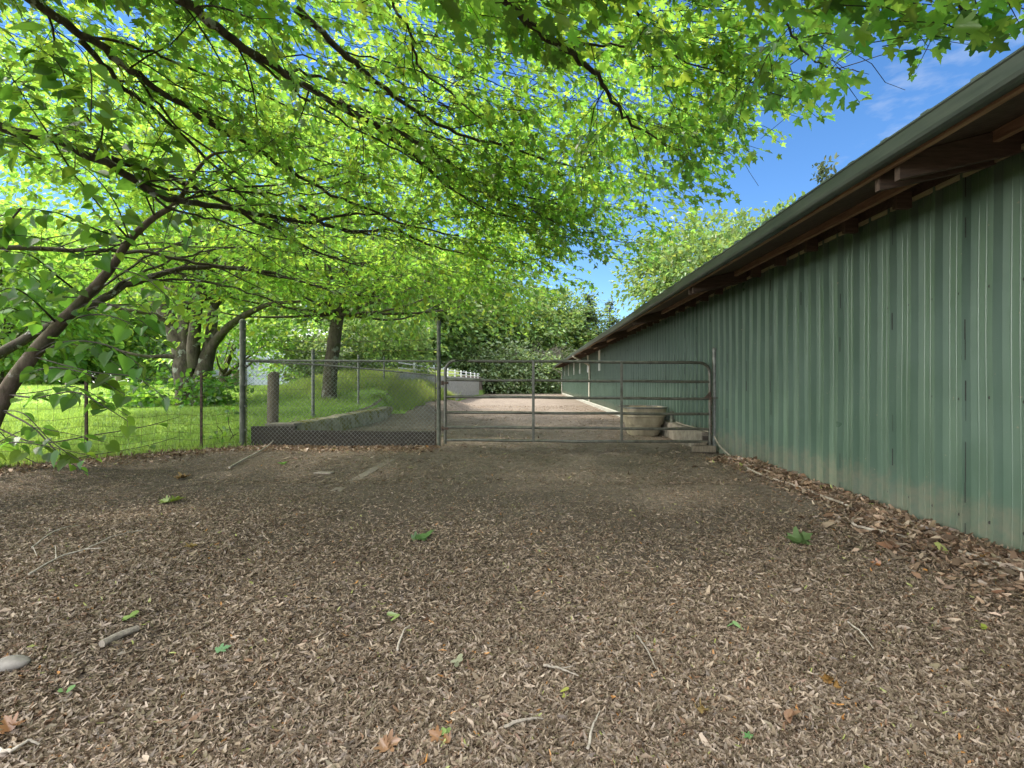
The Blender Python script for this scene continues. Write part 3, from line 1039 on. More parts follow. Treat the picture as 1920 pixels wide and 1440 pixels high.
for i, (x, y) in enumerate([(-34, 31), (-30, 31.5), (-26, 30.5), (-21.5, 31), (-38, 30)]):
    shrub("hedge_shrub", (x, y), (2.4, 1.2, 1.5), 2600, .22, TREE_LEAF, "light green shrub in the low hedge row across the far side of the lawn", "shrub", "hedge row across the far lawn", 24)

# far trees: three kinds, copied
PROTO = {}


def far_tree(kind, x, y, sc, label, group, rz=0.0):
    z = float(ground_z(x, y)) if y < 100 else 0.0
    if kind not in PROTO:
        if kind == 'broad':
            args = ([(0, 0, 6.4, 3.2, 3.2, 3.0), (1.6, .4, 4.6, 2.2, 2.2, 2.0), (-1.8, -.3, 4.4, 2.1, 2.1, 1.9), (.2, -.6, 8.6, 1.8, 1.8, 1.8), (0, 0, 3.0, 2.6, 2.6, 1.4)], 20000, .27, OVAL, 90, .36)
            mat, r = FAR_LEAF, .24
        elif kind == 'bright':
            args = ([(0, 0, 5.2, 3.6, 3.4, 2.6), (2.2, .2, 3.4, 2.0, 2.0, 1.6), (-2.1, .4, 3.6, 2.0, 2.0, 1.5), (0, 0, 7.2, 2.4, 2.4, 1.6), (0, 0, 2.2, 2.6, 2.6, 1.2)], 14000, .28, OVAL, 90, .36)
            mat, r = TREE_LEAF, .22
        else:
            args = ([(0, 0, 1.0 + 1.15 * i, 2.3 - .24 * i, 2.3 - .24 * i, .62) for i in range(9)], 9000, .24, OVAL, 120, .34)
            mat, r = NEEDLE, .18
        V, Fc, n, k, C = crown_arrays(*args)
        w = MB()
        top = 6.0 if kind != 'conifer' else 11
        w.tube(smooth_path([(0, 0, -.3), (.08, .03, 2), (.1, -.06, top)], 5), np.linspace(r, r * .2, 11), 8, jit=.1)
        limb_set(w, (.08, .03, 1.8), C, r * .3, 22)
        cm = arr_mesh(kind + "_crown", V, [Fc], leaf_tints(n, k, .35, .4))
        cm.materials.append(mat)
        root = empty({'broad': 'broadleaf_tree', 'bright': 'bright_tree', 'conifer': 'conifer_tree'}[kind])
        co = bpy.data.objects.new("crown", cm)
        COL.objects.link(co)
        co.parent = root
        w.build("trunk", BARK_GREY, root, smooth=True, angle=60)
        PROTO[kind] = root
    else:
        src = PROTO[kind]
        root = src.copy()
        COL.objects.link(root)
        for ch in src.children:
            c = ch.copy()
            COL.objects.link(c)
            c.parent = root
    root.location = (x, y, z - .05)
    root.rotation_euler = (0, 0, rz)
    root.scale = (sc[0], sc[0], sc[1])
    return tag(root, label, "tree", group)


G1, G2, G3 = "trees beyond the far lawn", "trees at the end of the paddock", "trees behind the barn"
LAWN_L = "light green tree in the row beyond the far lawn"
for i, (x, y, s, h) in enumerate([(-30, 27, 1.2, 1.1), (-25, 36, 1.4, 1.3), (-37, 38, 1.6, 1.4), (-18, 44, 1.5, 1.4), (-31, 47, 1.5, 1.5), (-45, 46, 1.7, 1.5), (-22, 55, 1.7, 1.6), (-23, 22, .9, .95)]):
    far_tree('bright', x, y, (s, h), LAWN_L, G1, i * 1.3)
for i, (x, y, s, h, l) in enumerate([
        (-12, 46, 1.5, 1.25, "rounded tree at the left end of the paddock trees, behind the concrete wall"),
        (-6.5, 52, 1.25, 1.05, "mid green tree behind the laurel hedge, left of the gap"),
        (-1.5, 56, 1.4, 1.15, "widest mid green tree behind the middle of the laurel hedge"),
        (3.2, 60, 1.2, 1.15, "loose mid green tree just left of the barn's far corner"),
        (-14, 62, 1.8, 1.6, "tallest tree at the end of the paddock")]):
    far_tree('broad', x, y, (s, h), l, G2, i * 1.9)
far_tree('conifer', 6.6, 58, (1.0, 1.0), "narrow dark conifer above the far end of the gutter", G2, .4)
far_tree('conifer', 9.6, 62, (1.1, .98), "conifer peeping over the gutter right of the narrow one", G2, 1.7)
far_tree('broad', 15.6, 46.5, (1.45, 1.62), "leafy tree rising over the barn roof near the conifers", G3, 2.2)
far_tree('broad', 17.6, 41, (1.2, 1.45), "leafy tree whose top lines the middle of the gutter", G3, .8)
far_tree('conifer', 16.0, 27.6, (.8, 1.16), "conifer tip showing alone above the roof edge", G3, .2)
LA = "broad dark evergreen laurel shrub in the hedge across the paddock end"
for i, (x, y, r) in enumerate([(-3.8, 47.5, (1.6, 1.4, 2.0)), (-1.4, 48.2, (1.7, 1.4, 2.5)), (.9, 48.5, (1.3, 1.3, 2.2)), (-5.6, 46.5, (1.4, 1.3, 1.8)), (2.9, 52, (1.5, 1.3, 2.4))]):
    shrub("laurel_shrub", (x, y), r, 5200, .24, DARK_LEAF, LA, "shrub", "laurel hedge across the paddock end", 40)

tw = MB()      # tangle of bare stems over the hedge
for i in range(420):
    x, y = -5.5 + 8.5 * RNG.random(), 49.3 + 1.6 * RNG.random()
    z0 = 1.2 + 2.5 * RNG.random()
    a = RNG.normal(0, .9, 3)
    tw.tube(smooth_path([(x, y, z0), (x + a[0] * .6, y + a[1] * .3, z0 + .9), (x + a[0] * 1.5, y + a[1] * .5, z0 + .9 + .6 * a[2])], 3), np.linspace(.025, .008, 7), 3, cap=False)
tag(tw.build("bramble_tangle", noisy("grey_bramble", (.12, .10, .08), (.24, .21, .17), 5, .9, 0)), "grey tangle of bare stems above the laurel hedge", "brambles", kind="stuff")

# ------------------------------------------------------------------ barn
YA, YB, WX = -5.0, 46.0, 2.91
barn = empty("barn", (WX, 20, 0), "long low barn clad in ribbed green steel sheet along the right side", "barn")
PITCH, RIB = .2265, .050
prof, y = [], YA
Y_RIB0 = 3.577 - math.ceil((3.577 - YA) / PITCH) * PITCH
while y < YB:
    pass
    break
yy = Y_RIB0
while yy < YB:
    # near foot, two flat ribs, next rib
    for dy, dx in ((0, 0), (.010, -RIB), (.030, -RIB), (.056, 0), (.108, 0), (.112, -.0018), (.116, -.0018), (.120, 0), (.163, 0), (.167, -.0018), (.171, -.0018), (.175, 0)):
        if YA <= yy + dy <= YB: prof.append((yy + dy, WX + dx))
    yy += PITCH
zs = np.array([.015, .25, .5, .8, 1.1, 1.4, 1.7, 2.0, 2.25, 2.485])
P = np.array(prof)
wob = lambda y, z: .0025 * np.sin(y * 2.1 + z * 3.0) + .0015 * np.sin(y * 5.3 - z * 4.1)
V = np.stack([np.repeat(P[:, 1][None], len(zs), 0) + wob(P[:, 0][None], zs[:, None]), np.repeat(P[:, 0][None], len(zs), 0),
              np.repeat(zs[:, None], len(P), 1)], -1)
V[0, :, 2] += .02 * n2(P[:, 0], P[:, 0] * 0, 2.0)
nP = len(P)
i, j = np.meshgrid(np.arange(nP - 1), np.arange(len(zs) - 1))
a = (j * nP + i).ravel()
wq = np.stack([a, a + nP, a + nP + 1, a + 1], -1)
wall = MB()
wall.v, wall.n = [V.reshape(-1, 3)], nP * len(zs)
wall.f, wall.m = wq.tolist(), [0] * len(wq)
for k_, yr_ in enumerate(np.arange(Y_RIB0, YB - .1, PITCH)):      # the lap of two sheets: a dark rusty line up every third rib
    if (k_ - round((4.06 - Y_RIB0) / PITCH)) % 3 == 0:
        for z0_ in np.arange(.03, 2.46, .135):
            if RNG.random() < .22 + .4 * (k_ % 4 == 1):
                f0 = .50 + .10 * RNG.random()
                f1 = f0 + .05 + .10 * RNG.random()
                a_, b_ = (WX - RIB * f0 - .001, yr_ + .008 * f0 - .0007), (WX - RIB * f1 - .001, yr_ + .008 * f1 - .0007)
                wall.prism([(a_[0], a_[1], z0_), (b_[0], b_[1], z0_), (b_[0], b_[1], z0_ + .134), (a_[0], a_[1], z0_ + .134)], (.001, .001, 0), 1)
yy = Y_RIB0
while yy < 26:      # fixing screws belong to the sheet
    if yy > 1.5:
        for z in (.21, .99, 1.70):
            for dy in (.083,):
                jz = RNG.normal(0, .006)
                wall.add([(WX - .007, yy + dy + .0105 * math.cos(t), z + jz + .0105 * math.sin(t)) for t in np.arange(6) * math.pi / 3] +
                         [(WX + .004, yy + dy + .012 * math.cos(t), z + jz + .012 * math.sin(t)) for t in np.arange(6) * math.pi / 3],
                         [(0, 1, 2, 3, 4, 5)] + [(q, q + 6, (q + 1) % 6 + 6, (q + 1) % 6) for q in range(6)], 1)
    yy += PITCH
wall.build("wall", [M['wall'], M['screw']], barn)
bw = MB()       # the walls that face away
bw.box((12.0, YA, 0), (12.1, YB, 2.48))
bw.prism([(WX + .05, YB - .08, 0), (12, YB - .08, 0), (12, YB - .08, 2.48), (WX + .05, YB - .08, 2.48)], (0, .06, 0))
bw.prism([(WX + .05, YA + .02, 0), (12, YA + .02, 0), (12, YA + .02, 2.48), (WX + .05, YA + .02, 2.48)], (0, .06, 0))
for ye in (YA + .03, YB - .07):
    bw.add([(WX + .06, ye, 2.49), (11.98, ye, 2.49), (7.45, ye, 3.66)], [(0, 1, 2)])
bw.build("end_wall", M['wall'], barn)
# roof: z of the underside over x
RX0, RXM, SL = 2.12, 7.45, .25
under = lambda x: 2.44 + SL * (x - 2.2)
rf = MB()
for s in (0, 1):
    x0, x1 = (RX0, RXM) if not s else (RXM, 12.8)
    z0, z1 = (under(RX0), under(RXM)) if not s else (under(RXM), under(RXM) - SL * (12.8 - RXM))
    rf.prism([(x0, YA - .3, z0), (x1, YA - .3, z1), (x1, YA - .3, z1 + .02), (x0, YA - .3, z0 + .02)], (0, YB - YA + .7, 0), 1)
    rf.prism([(x0 - (0 if s else .07), YA - .32, z0 + .03 - (0 if s else .0175)), (x1, YA - .32, z1 + .03), (x1, YA - .32, z1 + .036), (x0 - (0 if s else .07), YA - .32, z0 + .036 - (0 if s else .0175))], (0, YB - YA + .74, 0))
yy = Y_RIB0 - 1.2
while yy < YB + .3:       # standing ribs of the roof sheet
    z0 = under(RX0) + .034
    rf.prism([(RX0 - .072, yy, z0 - .018), (RXM, yy, under(RXM) + .034), (RXM, yy + .05, under(RXM) + .034), (RX0 - .072, yy + .05, z0 - .018)], (0, 0, .072))
    yy += .305
rf.build("roof", [M['roof'], M['dark']], barn)
# eave: fascia, gutter, rafters, ledger, blocks
MB().box((2.115, YA - .3, 2.365), (2.150, YB + .4, 2.44)).build("fascia", M['brown'], barn, bevel=.004)
gt = MB()
gp_ = [(2.110, 2.435), (2.110, 2.376), (2.030, 2.352), (2.008, 2.358), (1.998, 2.375), (1.982, 2.432), (1.974, 2.437), (1.974, 2.446), (1.990, 2.446), (2.006, 2.378), (2.014, 2.366), (2.030, 2.360), (2.104, 2.382), (2.104, 2.435)]
ys = np.concatenate([np.arange(YA - .3, 30, .6), np.arange(30, YB + .5, 2.0)])
sag = .006 * np.sin(ys * .9) + .004 * np.sin(ys * 2.3)
GV = np.array([[(x, y0, z + s) for x, z in gp_] for y0, s in zip(ys, sag)]).reshape(-1, 3)
k = len(gp_)
gt.add(GV, [(i * k + j, i * k + (j + 1) % k, (i + 1) * k + (j + 1) % k, (i + 1) * k + j) for i in range(len(ys) - 1) for j in range(k)] + [tuple(range(k)), tuple(range((len(ys) - 1) * k, len(ys) * k))[::-1]])
for yj in np.arange(YA, YB, 3.05):      # joint collars of the gutter lengths
    c_ = [(x - (.004 if x < 2.0 else 0), z - (.004 if z < 2.4 else 0)) for x, z in gp_[:8]]
    sg_ = .006 * math.sin(yj * .9) + .004 * math.sin(yj * 2.3)
    gt.add([(x, yj + d_, z + sg_) for d_ in (0, .09) for x, z in c_], [(i, i + 1, 8 + i + 1, 8 + i) for i in range(7)])
gt.build("gutter", M['gutter'], barn)
MB().box((2.70, YA, 2.50), (2.74, YB, 2.60)).build("ledger", M['brown'], barn, bevel=.004)
MB().box((2.865, YA, 2.455), (2.885, YB, 2.488)).build("batten", M['pale'], barn, bevel=.003)
MB().box((2.88, YA, 2.49), (2.90, YB, 2.62)).build("wall_plate", M['dark'], barn)
bay = 3.76
k0 = 3.13 - 3 * bay
yr = k0
main = []
while yr < YB:
    main.append(yr)
    for dy in (0, -.17):
        q = yr + dy
        if q < YA: continue
        x0, x1 = 2.155, 2.878
        MB().prism([(x0, q, under(x0) - .145), (x1, q, under(x1) - .165), (x1, q, under(x1) - .004), (x0, q, under(x0) - .004)], (0, .042, 0)).build("rafter", M['dark'], barn, bevel=.003)
    yr += bay
yb = 3.80 - 14 * .622
while yb < YB - .3:
    if yb > YA and min(abs(yb - m + .06) for m in main) > .22:
        MB().box((2.742, yb, 2.405), (2.862, yb + .045, 2.535)).build("rafter_block", M['dark'], barn, bevel=.003)
    yb += .622
# footing, pale panels, corner, downpipes
MB().box((2.80, 10.3, -.1), (2.90, YB, .13)).build("footing", M['concrete'], barn, bevel=.012)
for yv in (21.2, 25.4, 29.6, 33.6, 38.4, 42.4):
    MB().box((2.862, yv - .3, 1.57), (2.869, yv + .3, 2.45)).build("skylight_panel", M['white'], barn)
cb = MB()
cb.box((2.85, YB - .02, 0), (2.875, YB + .06, 2.4))
cb.build("corner_trim", M['white'], barn)


def downpipe(y):
    p = smooth_path([(2.06, y, 2.40), (2.06, y, 2.30), (2.30, y, 2.16), (2.74, y, 1.93), (2.80, y, 1.85), (2.80, y, 1.0), (2.80, y, .16)], 4)
    MB().tube(p, .045, 10).build("downpipe", M['pipe'], barn, smooth=True)


downpipe(24.2)
downpipe(45.6)

# concrete step beside the wall behind the gate, and a tap pipe standing on it
MB().prism([(2.70, 8.12, -.1), (2.862, 8.12, -.1), (2.862, 8.12, .305), (2.735, 8.12, .295)], (0, 2.5, 0)).build("concrete_ledge", M['ledge'], None, bevel=.018)
tag(bpy.data.objects["concrete_ledge"], "low concrete ledge along the barn foot behind the gate", "ledge")
st = MB()
st.lathe([(.05, .27), (.05, .36), (.032, .365), (.032, .48), (.045, .485), (.045, .52)], (2.79, 10.0, 0), 10)
tag(st.build("standpipe", M['galvd'], None, smooth=True), "short stub pipe standing on the concrete ledge beside the tub", "pipe")

# ------------------------------------------------------------------ gate
K = F / 7.9
gx = lambda u: (u - U0) / K
GY0 = 7.9
gate = empty("tube_gate", (gx(833), GY0, .1), "green-grey tube gate with six bars hung between two steel posts", "gate")
ZL = [1.433, 1.133, .870, .626, .397, .194]
ZR = [1.397, 1.102, .834, .597, .362, .165]
xl, xr = gx(835), gx(1331)
zl = lambda i, x: ZL[i] + (ZR[i] - ZL[i]) * (x - xl) / (xr - xl)
fr = []
r_ = .16
for t in np.linspace(0, math.pi / 2, 7): fr.append((xl + r_ - r_ * math.cos(t), GY0, zl(0, xl) - r_ + r_ * math.sin(t)))
for x in np.linspace(xl + r_ + .2, xr - r_ - .2, 9): fr.append((x, GY0, zl(0, x) + .004 * math.sin(x * 3)))
for t in np.linspace(0, math.pi / 2, 7): fr.append((xr - r_ + r_ * math.sin(t), GY0, zl(0, xr) - r_ + r_ * math.cos(t)))
fr = [(xl - .004, GY0, .135)] + fr + [(xr + .004, GY0, .10)]
MB().tube(fr, .0245, 10).build("frame", M['gate'], gate, smooth=True)
for i in range(1, 6):
    xs = np.linspace(xl + .02, xr - .02, 22)
    dz = [(-.016 * math.exp(-((x - .75) / .3) ** 2) if i == 5 else 0) + .003 * math.sin(x * 4 + i) for x in xs]
    MB().tube([(x, GY0 + .002, zl(i, x) + d) for x, d in zip(xs, dz)], .0220, 9).build("rail", M['gate'], gate, smooth=True)
for u in (1000, 1165):
    x = gx(u)
    MB().box((x - .021, GY0 - .030, zl(5, x) - .02), (x + .021, GY0 - .021, zl(0, x) + .015)).build("stile", M['gate'], gate, bevel=.003)
for z in (1.085, .375):
    h = MB()
    h.tube([(xl + .02, GY0 - .03, z), (xl - .05, GY0 - .03, z + .005)], .013, 8)
    h.lathe([(.02, -.035), (.02, .035)], (xl - .045, GY0 - .01, z), 8)
    h.box((xl - .012, GY0 - .038, z - .02), (xl + .055, GY0 - .024, z + .02))
    h.build("hinge", M['rust'], gate, bevel=.002)
lt_ = MB()
lt_.prism([(xr - .10, GY0 - .03, .845), (xr - .01, GY0 - .03, .845), (xr + .0, GY0 - .03, .93), (xr - .02, GY0 - .03, .94)], (0, .014, 0))
lt_.box((xr - .02, GY0 - .034, .82), (xr + .012, GY0 - .02, .95))
lt_.build("latch", M['rust'], gate, bevel=.002)
ch = MB()
for i in range(20):       # chain looped round the post and hanging down the end stile
    z = .82 - i * .027
    a = i % 2
    c = np.array((xr + .006 + .004 * math.sin(i), GY0 - .036, z))
    ring = [(c[0] + (.010 * math.cos(t) if a else .003 * math.cos(t)), c[1] + (.003 * math.cos(t) if a else .010 * math.cos(t)), c[2] + .019 * math.sin(t)) for t in np.arange(9) / 8 * 6.283]
    ch.tube(ring, .0035, 5, cap=False)
for t in np.arange(12) / 12 * 6.283:
    c = (2.872 - .03 + .075 * math.cos(t), GY0 + .045 * math.sin(t), .85)
    ch.tube([(c[0] + .016 * math.cos(q) * -math.sin(t), c[1] + .016 * math.cos(q) * math.cos(t), c[2] + .009 * math.sin(q)) for q in np.arange(9) / 8 * 6.283], .0035, 5, cap=False)
ch.build("chain", M['rust'], gate)


def round_post(x, y, r, z0, z1, mat):
    m = MB()
    prof = [(r, z0), (r, z1 - .07), (r * 1.12, z1 - .068), (r * 1.12, z1 - .04), (r * .95, z1 - .022), (r * .6, z1 - .006), (r * .12, z1)]
    m.lathe(prof, (x, y, 0), 14)
    return m


p = round_post(2.875, 7.92, .036, -.1, 1.65, M['galv']).build("gate_post", M['galv'], None, smooth=True)
tag(p, "slim grey steel gate post with a pointed cap against the green wall", "post")
# timber stop at its foot
ts = MB()
ts.prism([(2.49, 7.80, .015), (2.83, 7.72, .02), (2.83, 7.86, .02), (2.51, 7.94, .015)], (0, 0, .10))
tag(ts.build("timber_stop", M['postwood'], None, bevel=.012), "short weathered timber lying at the foot of the gate's latch post", "timber")
ts = MB()
ts.prism([(2.56, 7.9, .116), (2.73, 7.87, .116), (2.735, 7.97, .116), (2.57, 8.0, .116)], (0.02, 0, .055))
tag(ts.build("wood_offcut", M['postwood'], None, bevel=.008), "small wood offcut stacked on the timber at the latch post", "timber")
ts = MB().prism([(2.90, 8.0, -.05), (2.72, 8.0, -.05), (2.72, 8.0, .24), (2.90, 8.0, .24)], (0, .05, 0))
tag(ts.build("dark_board", M['tie'], None, bevel=.006), "dark upright board end between the latch post and the green wall", "board")


def rock(name, c, r, label, mat=None, rot=0.0, cat="stone"):
    bm = bmesh.new()
    bmesh.ops.create_icosphere(bm, subdivisions=3, radius=1)
    for v in bm.verts:
        d = 1 + .28 * (float(noise3(np.array(v.co) * 1.3 + c[0] * 3 + 9)) - .5)
        x, y_, z = v.co.x * d * r[0], v.co.y * d * r[1], v.co.z * d * r[2]
        v.co = (x * math.cos(rot) - y_ * math.sin(rot), x * math.sin(rot) + y_ * math.cos(rot), z)
    me = bpy.data.meshes.new(name)
    bm.to_mesh(me)
    bm.free()
    me.polygons.foreach_set("use_smooth", np.ones(len(me.polygons), bool))
    o = link(name, me, mat or M['stone'])
    o.location = [float(q) for q in c]
    return tag(o, label, cat)


rock("stone", gp(1362, 842, .03), (.085, .06, .05), "angular grey stone beside the latch post's foot", rot=.3)
rock("stone", gp(1352, 836, .06), (.06, .05, .04), "smaller stone behind the angular one at the latch post", rot=1.3)
rock("stone", gp(18, 1256, .022), (.062, .034, .026), "smooth oval grey stone on the litter at the left edge", rot=.35)

# ------------------------------------------------------------------ chain link panel
PY = 7.95
cx = (455 - U0) / F * PY
fx = gx(822)
panel = empty("chain_link_fence", (cx, PY, .08), "chain link panel with a sloping brace between two tall steel posts", "fence")
o = round_post(cx, PY, .044, -.1, 2.09, None).build("post", M['galvd'], panel, smooth=True)
o = round_post(fx, PY - .02, .031, -.1, 2.065, None).build("post", M['galvd'], panel, smooth=True)
MB().tube([(cx + .03, PY, 1.437), (fx, PY - .01, 1.425)], .0165, 8).build("top_rail", M['galv'], panel, smooth=True)
MB().tube(smooth_path([(cx + .04, PY + .02, 1.425), (-3.2, PY + .02, 1.36), (fx - .05, PY + .02, 1.20)], 5), .0135, 8).build("brace_rail", M['galv'], panel, smooth=True)
for x in (cx + .075, fx - .055):
    MB().tube([(x, PY - .02, .12), (x, PY - .02, 1.37)], .006, 6).build("tension_bar", M['rust'], panel)
for x, r_, zz in ((cx, .049, (.35, .72, 1.05, 1.36, 1.75, 1.93)), (fx, .036, (.36, .62, 1.0, 1.30, 1.41))):
    for z in zz:
        m = MB()
        m.lathe([(r_, z - .012), (r_, z + .012)], (x, PY - (.02 if x == fx else 0), 0), 14)
        sx = 1 if x == cx else -1
        m.box((x + sx * r_ * .9 - .02, PY - .03, z - .012), (x + sx * r_ * .9 + .03, PY - .022, z + .012))
        m.build("band", M['galvd'], panel)
m = MB()
x0, x1, z0, z1, st = cx + .07, fx - .05, .085, 1.425, .066
r_ = .00215
k = 0
c = x0 - (z1 - z0)
while c < x1:
    for sg in (1, -1):
        # wire x = c + (z - z0) or mirrored, with a gentle sag in the cloth
        pts = []
        for f_ in np.linspace(0, 1, 9):
            z = z0 + (z1 - z0) * f_
            x = c + (z1 - z0) * (f_ if sg > 0 else 1 - f_)
            pts.append((x, PY - .028 + sg * .002 + .012 * math.sin(x * 1.7) * math.sin(f_ * 3), z))
        cl = []
        for a_, b_ in zip(pts[:-1], pts[1:]):
            lo, hi = max(x0, min(a_[0], b_[0])), min(x1, max(a_[0], b_[0]))
            if hi - lo < 1e-4: continue
            for xx in ((lo, hi) if a_[0] < b_[0] else (hi, lo)):
                t_ = (xx - a_[0]) / (b_[0] - a_[0])
                q = tuple(a_[j] + (b_[j] - a_[j]) * t_ for j in range(3))
                if not cl or abs(q[0] - cl[-1][0]) > 1e-4: cl.append(q)
        if len(cl) > 1: m.tube(cl, r_, 4, cap=False)
    c += st
m.build("mesh", M['wire'], panel)
bwm = MB()
for z, dz in ((1.60, -.02), (1.76, -.03)):
    A = smooth_path([(cx, PY, z), ((cx + fx) / 2, PY, z + dz), (fx, PY, z)], 8)
    bwm.tube(A, .0022, 4)
    for s in np.arange(.04, 1, .045):
        q, _ = polyline_at(A, s)
        bwm.tube([q + (-.012, 0, -.014), q + (.012, 0, .014)], .0013, 3)
        bwm.tube([q + (-.012, .01, .014), q + (.012, -.01, -.014)], .0013, 3)
bwm.build("barbed_wire", M['rust'], panel)

# boards under it
m = MB().box((cx + .09, 8.02, -.1), (-3.73, 8.085, .395))
tag(m.build("retaining_board", M['tie'], None, bevel=.006), "shorter higher dark board under the chain link by the corner post", "board")
m = MB().prism([(-3.74, 8.0, -.1), (fx - .06, 7.99, -.1), (fx - .06, 7.99, .315), (-3.74, 8.0, .335)], (0, .06, 0))
tag(m.build("retaining_board", M['tie'], None, bevel=.006), "long dark board under the chain link reaching the gate's hinge post", "board")
m = MB().prism([(-4.25, 8.09, .40), (-3.78, 8.10, .40), (-3.74, 8.30, .40), (-4.2, 8.34, .40)], (0, 0, .035))
tag(m.build("cap_plank", M['greywood'], None, bevel=.006), "grey plank laid flat behind the higher board at the corner", "plank")

# mossy kerb between paddock and lawn
m = MB()
ys = np.linspace(8.12, 14.0, 30)
pf = []
for y_ in ys:
    a_ = .03 * (float(n2(0, y_, 1.4)) - .5)
    b_ = .05 * (float(n2(3, y_, 2.2)) - .5)
    pf.append([(-3.74 + a_, y_, 0), (-3.80 + a_, y_, .36 + b_), (-3.84 + a_, y_, .41 + b_), (-4.02 + a_, y_, .43 + b_), (-4.08, y_, .40 + b_), (-4.10, y_, 0)])
V = np.array(pf).reshape(-1, 3)
m.add(V, [(i * 6 + j, i * 6 + j + 1, (i + 1) * 6 + j + 1, (i + 1) * 6 + j) for i in range(29) for j in range(5)] + [(0, 1, 2, 3, 4, 5)[::-1], tuple(29 * 6 + j for j in range(6))])
tag(m.build("mossy_kerb", M['moss'], None, smooth=True), "moss-streaked low concrete kerb between the paddock and the lawn", "kerb")

# tall concrete wall farther along, with white posts and rails on top
m = MB()
ys = np.concatenate([[16.2], np.arange(17, 43, 2.0)])
for a_, b_ in zip(ys[:-1], ys[1:]):
    m.box((-4.38, a_, -.1), (-4.18 + .006 * RNG.random(), b_ - .012, 1.38))
tag(m.build("concrete_wall", M['concrete'], None, bevel=.01), "long pale concrete wall along the left side of the paddock", "wall")
wf = empty("white_rail_fence", (-4.28, 17, 1.38), "low white post and wire fence along the top of the concrete wall", "fence")
yy = 18.6
while yy < 43:
    MB().box((-4.31, yy - .05, 1.38), (-4.24, yy + .05, 1.80)).build("post", M['white'], wf)
    yy += 2.5
for z in (1.55, 1.72):
    MB().tube([(-4.275, 16.4, z), (-4.275, 30, z - .01), (-4.275, 42.5, z)], .022, 5).build("rail", M['white'], wf)
# line of steel posts along the kerb
wl_ = empty("barbed_wire_fence", (-4.5, 10.7, .4), "line of thin steel posts with barbed wire along the top of the mossy kerb", "fence")
for u, y_, zt, r_ in ((587, 10.7, 1.80, .032), (672, 12.95, 1.78, .027), (720, 15.2, 1.85, .027)):
    x = (u - U0) / F * y_
    round_post(x, y_, r_, float(ground_z(x, y_)) - .2, zt, None).build("post", M['galv'], wl_, smooth=True)
for z in (.95, 1.2, 1.45, 1.7):
    A = [(cx, PY, z), (-4.6, 10.7, z), (-4.4, 12.95, z), (-4.4, 15.2, z + .05), (-4.35, 17.5, z + .12)]
    MB().tube(A, .0022, 4).build("wire", M['rust'], wl_)

# ------------------------------------------------------------------ woven wire fence
wv = empty("woven_wire_fence", (FENCE[1][0], FENCE[1][1], 0), "sagging woven wire fence on rusty T-posts at the lawn's edge", "fence")
for (x, y_), zt in ((FENCE[1], 1.22), (FENCE[2], 1.24), (FENCE[3], 1.2)):
    z0 = float(ground_z(x, y_)) - .15
    m = MB()
    m.box((x - .018, y_ - .004, z0), (x + .018, y_ + .004, zt))
    m.box((x - .004, y_ + .0042, z0), (x + .004, y_ + .032, zt - .003))
    for z in np.arange(.2, zt - .03, .055): m.box((x - .007, y_ - .012, z), (x + .007, y_ - .0042, z + .018))
    m.build("post", M['rust'], wv)
mw = MB()
FP = smooth_path(np.array([(*f, 0) for f in FENCE]), 10)
D = np.concatenate([[0], np.cumsum(np.linalg.norm(np.diff(FP, axis=0), axis=1))])
at = lambda s: (np.interp(s, D, FP[:, 0]), np.interp(s, D, FP[:, 1]))
HS = [.06, .16, .27, .40, .54, .69, .84, .99, 1.13]
sagf = lambda s, f_: -.05 * f_ * (math.sin(s * 2.3) * .5 + .5) + .02 * math.sin(s * 7 + f_ * 3)
SS = np.arange(0, D[-1], .11)
for h in HS:
    top = h > 1.1
    q = []
    for s in SS:
        x, y_ = at(s)
        q.append((x + .02 * math.sin(s * 5 + h * 4), y_ + .015, float(ground_z(x, y_)) + h + sagf(s, h)))
    mw.tube(q, .0022 if not top else .0028, 4, cap=False)
for s in np.arange(.05, D[-1], .155):
    x, y_ = at(s)
    z = float(ground_z(x, y_))
    mw.tube([(x + .02 * math.sin(s * 5 + h * 4) + .012 * math.sin(s * 31 + h * 9), y_ + .015, z + h + sagf(s, h)) for h in HS[:-1]], .0018, 4, cap=False)
mw.build("wire_mesh", M['rust'], wv)


def wood_post(u, y_, v0, v1, wpx, mat, label):
    a_, b_ = px(u, v1, y_), px(u, v0, y_)
    r_ = wpx / 2 / F * y_
    m = MB()
    th = np.arange(12) / 12 * 6.283
    n = 9
    V = []
    for i in range(n):
        z = a_[2] - .2 + (b_[2] - a_[2] + .2) * i / (n - 1)
        for t in th:
            rr = r_ * (1 + .10 * math.sin(t * 3 + u) + .05 * math.sin(t * 7 + i * .2))
            V.append((a_[0] + rr * math.cos(t) + .02 * i / n, y_ + rr * math.sin(t), z + (.03 * math.sin(t * 2 + u) if i == n - 1 else 0)))
    m.add(V, [(i * 12 + j, i * 12 + (j + 1) % 12, (i + 1) * 12 + (j + 1) % 12, (i + 1) * 12 + j) for i in range(n - 1) for j in range(12)] + [tuple((n - 1) * 12 + j for j in range(12))])
    return tag(m.build("wooden_post", mat, None, smooth=True), label, "post")


wood_post(512, 8.55, 700, 796, 19, M['postwood'], "mossy wooden post standing behind the chain link panel")
wood_post(440, 17.5, 694, 758, 12, M['greywood'], "pale brown wooden post beside the small bent tree")
wood_post(218, 17.5, 692, 760, 13, M['greywood'], "tan wooden post on the lawn left of the many-stemmed tree")
wood_post(126, 19, 715, 755, 8, M['greywood'], "thin distant wooden post at the far left of the lawn")

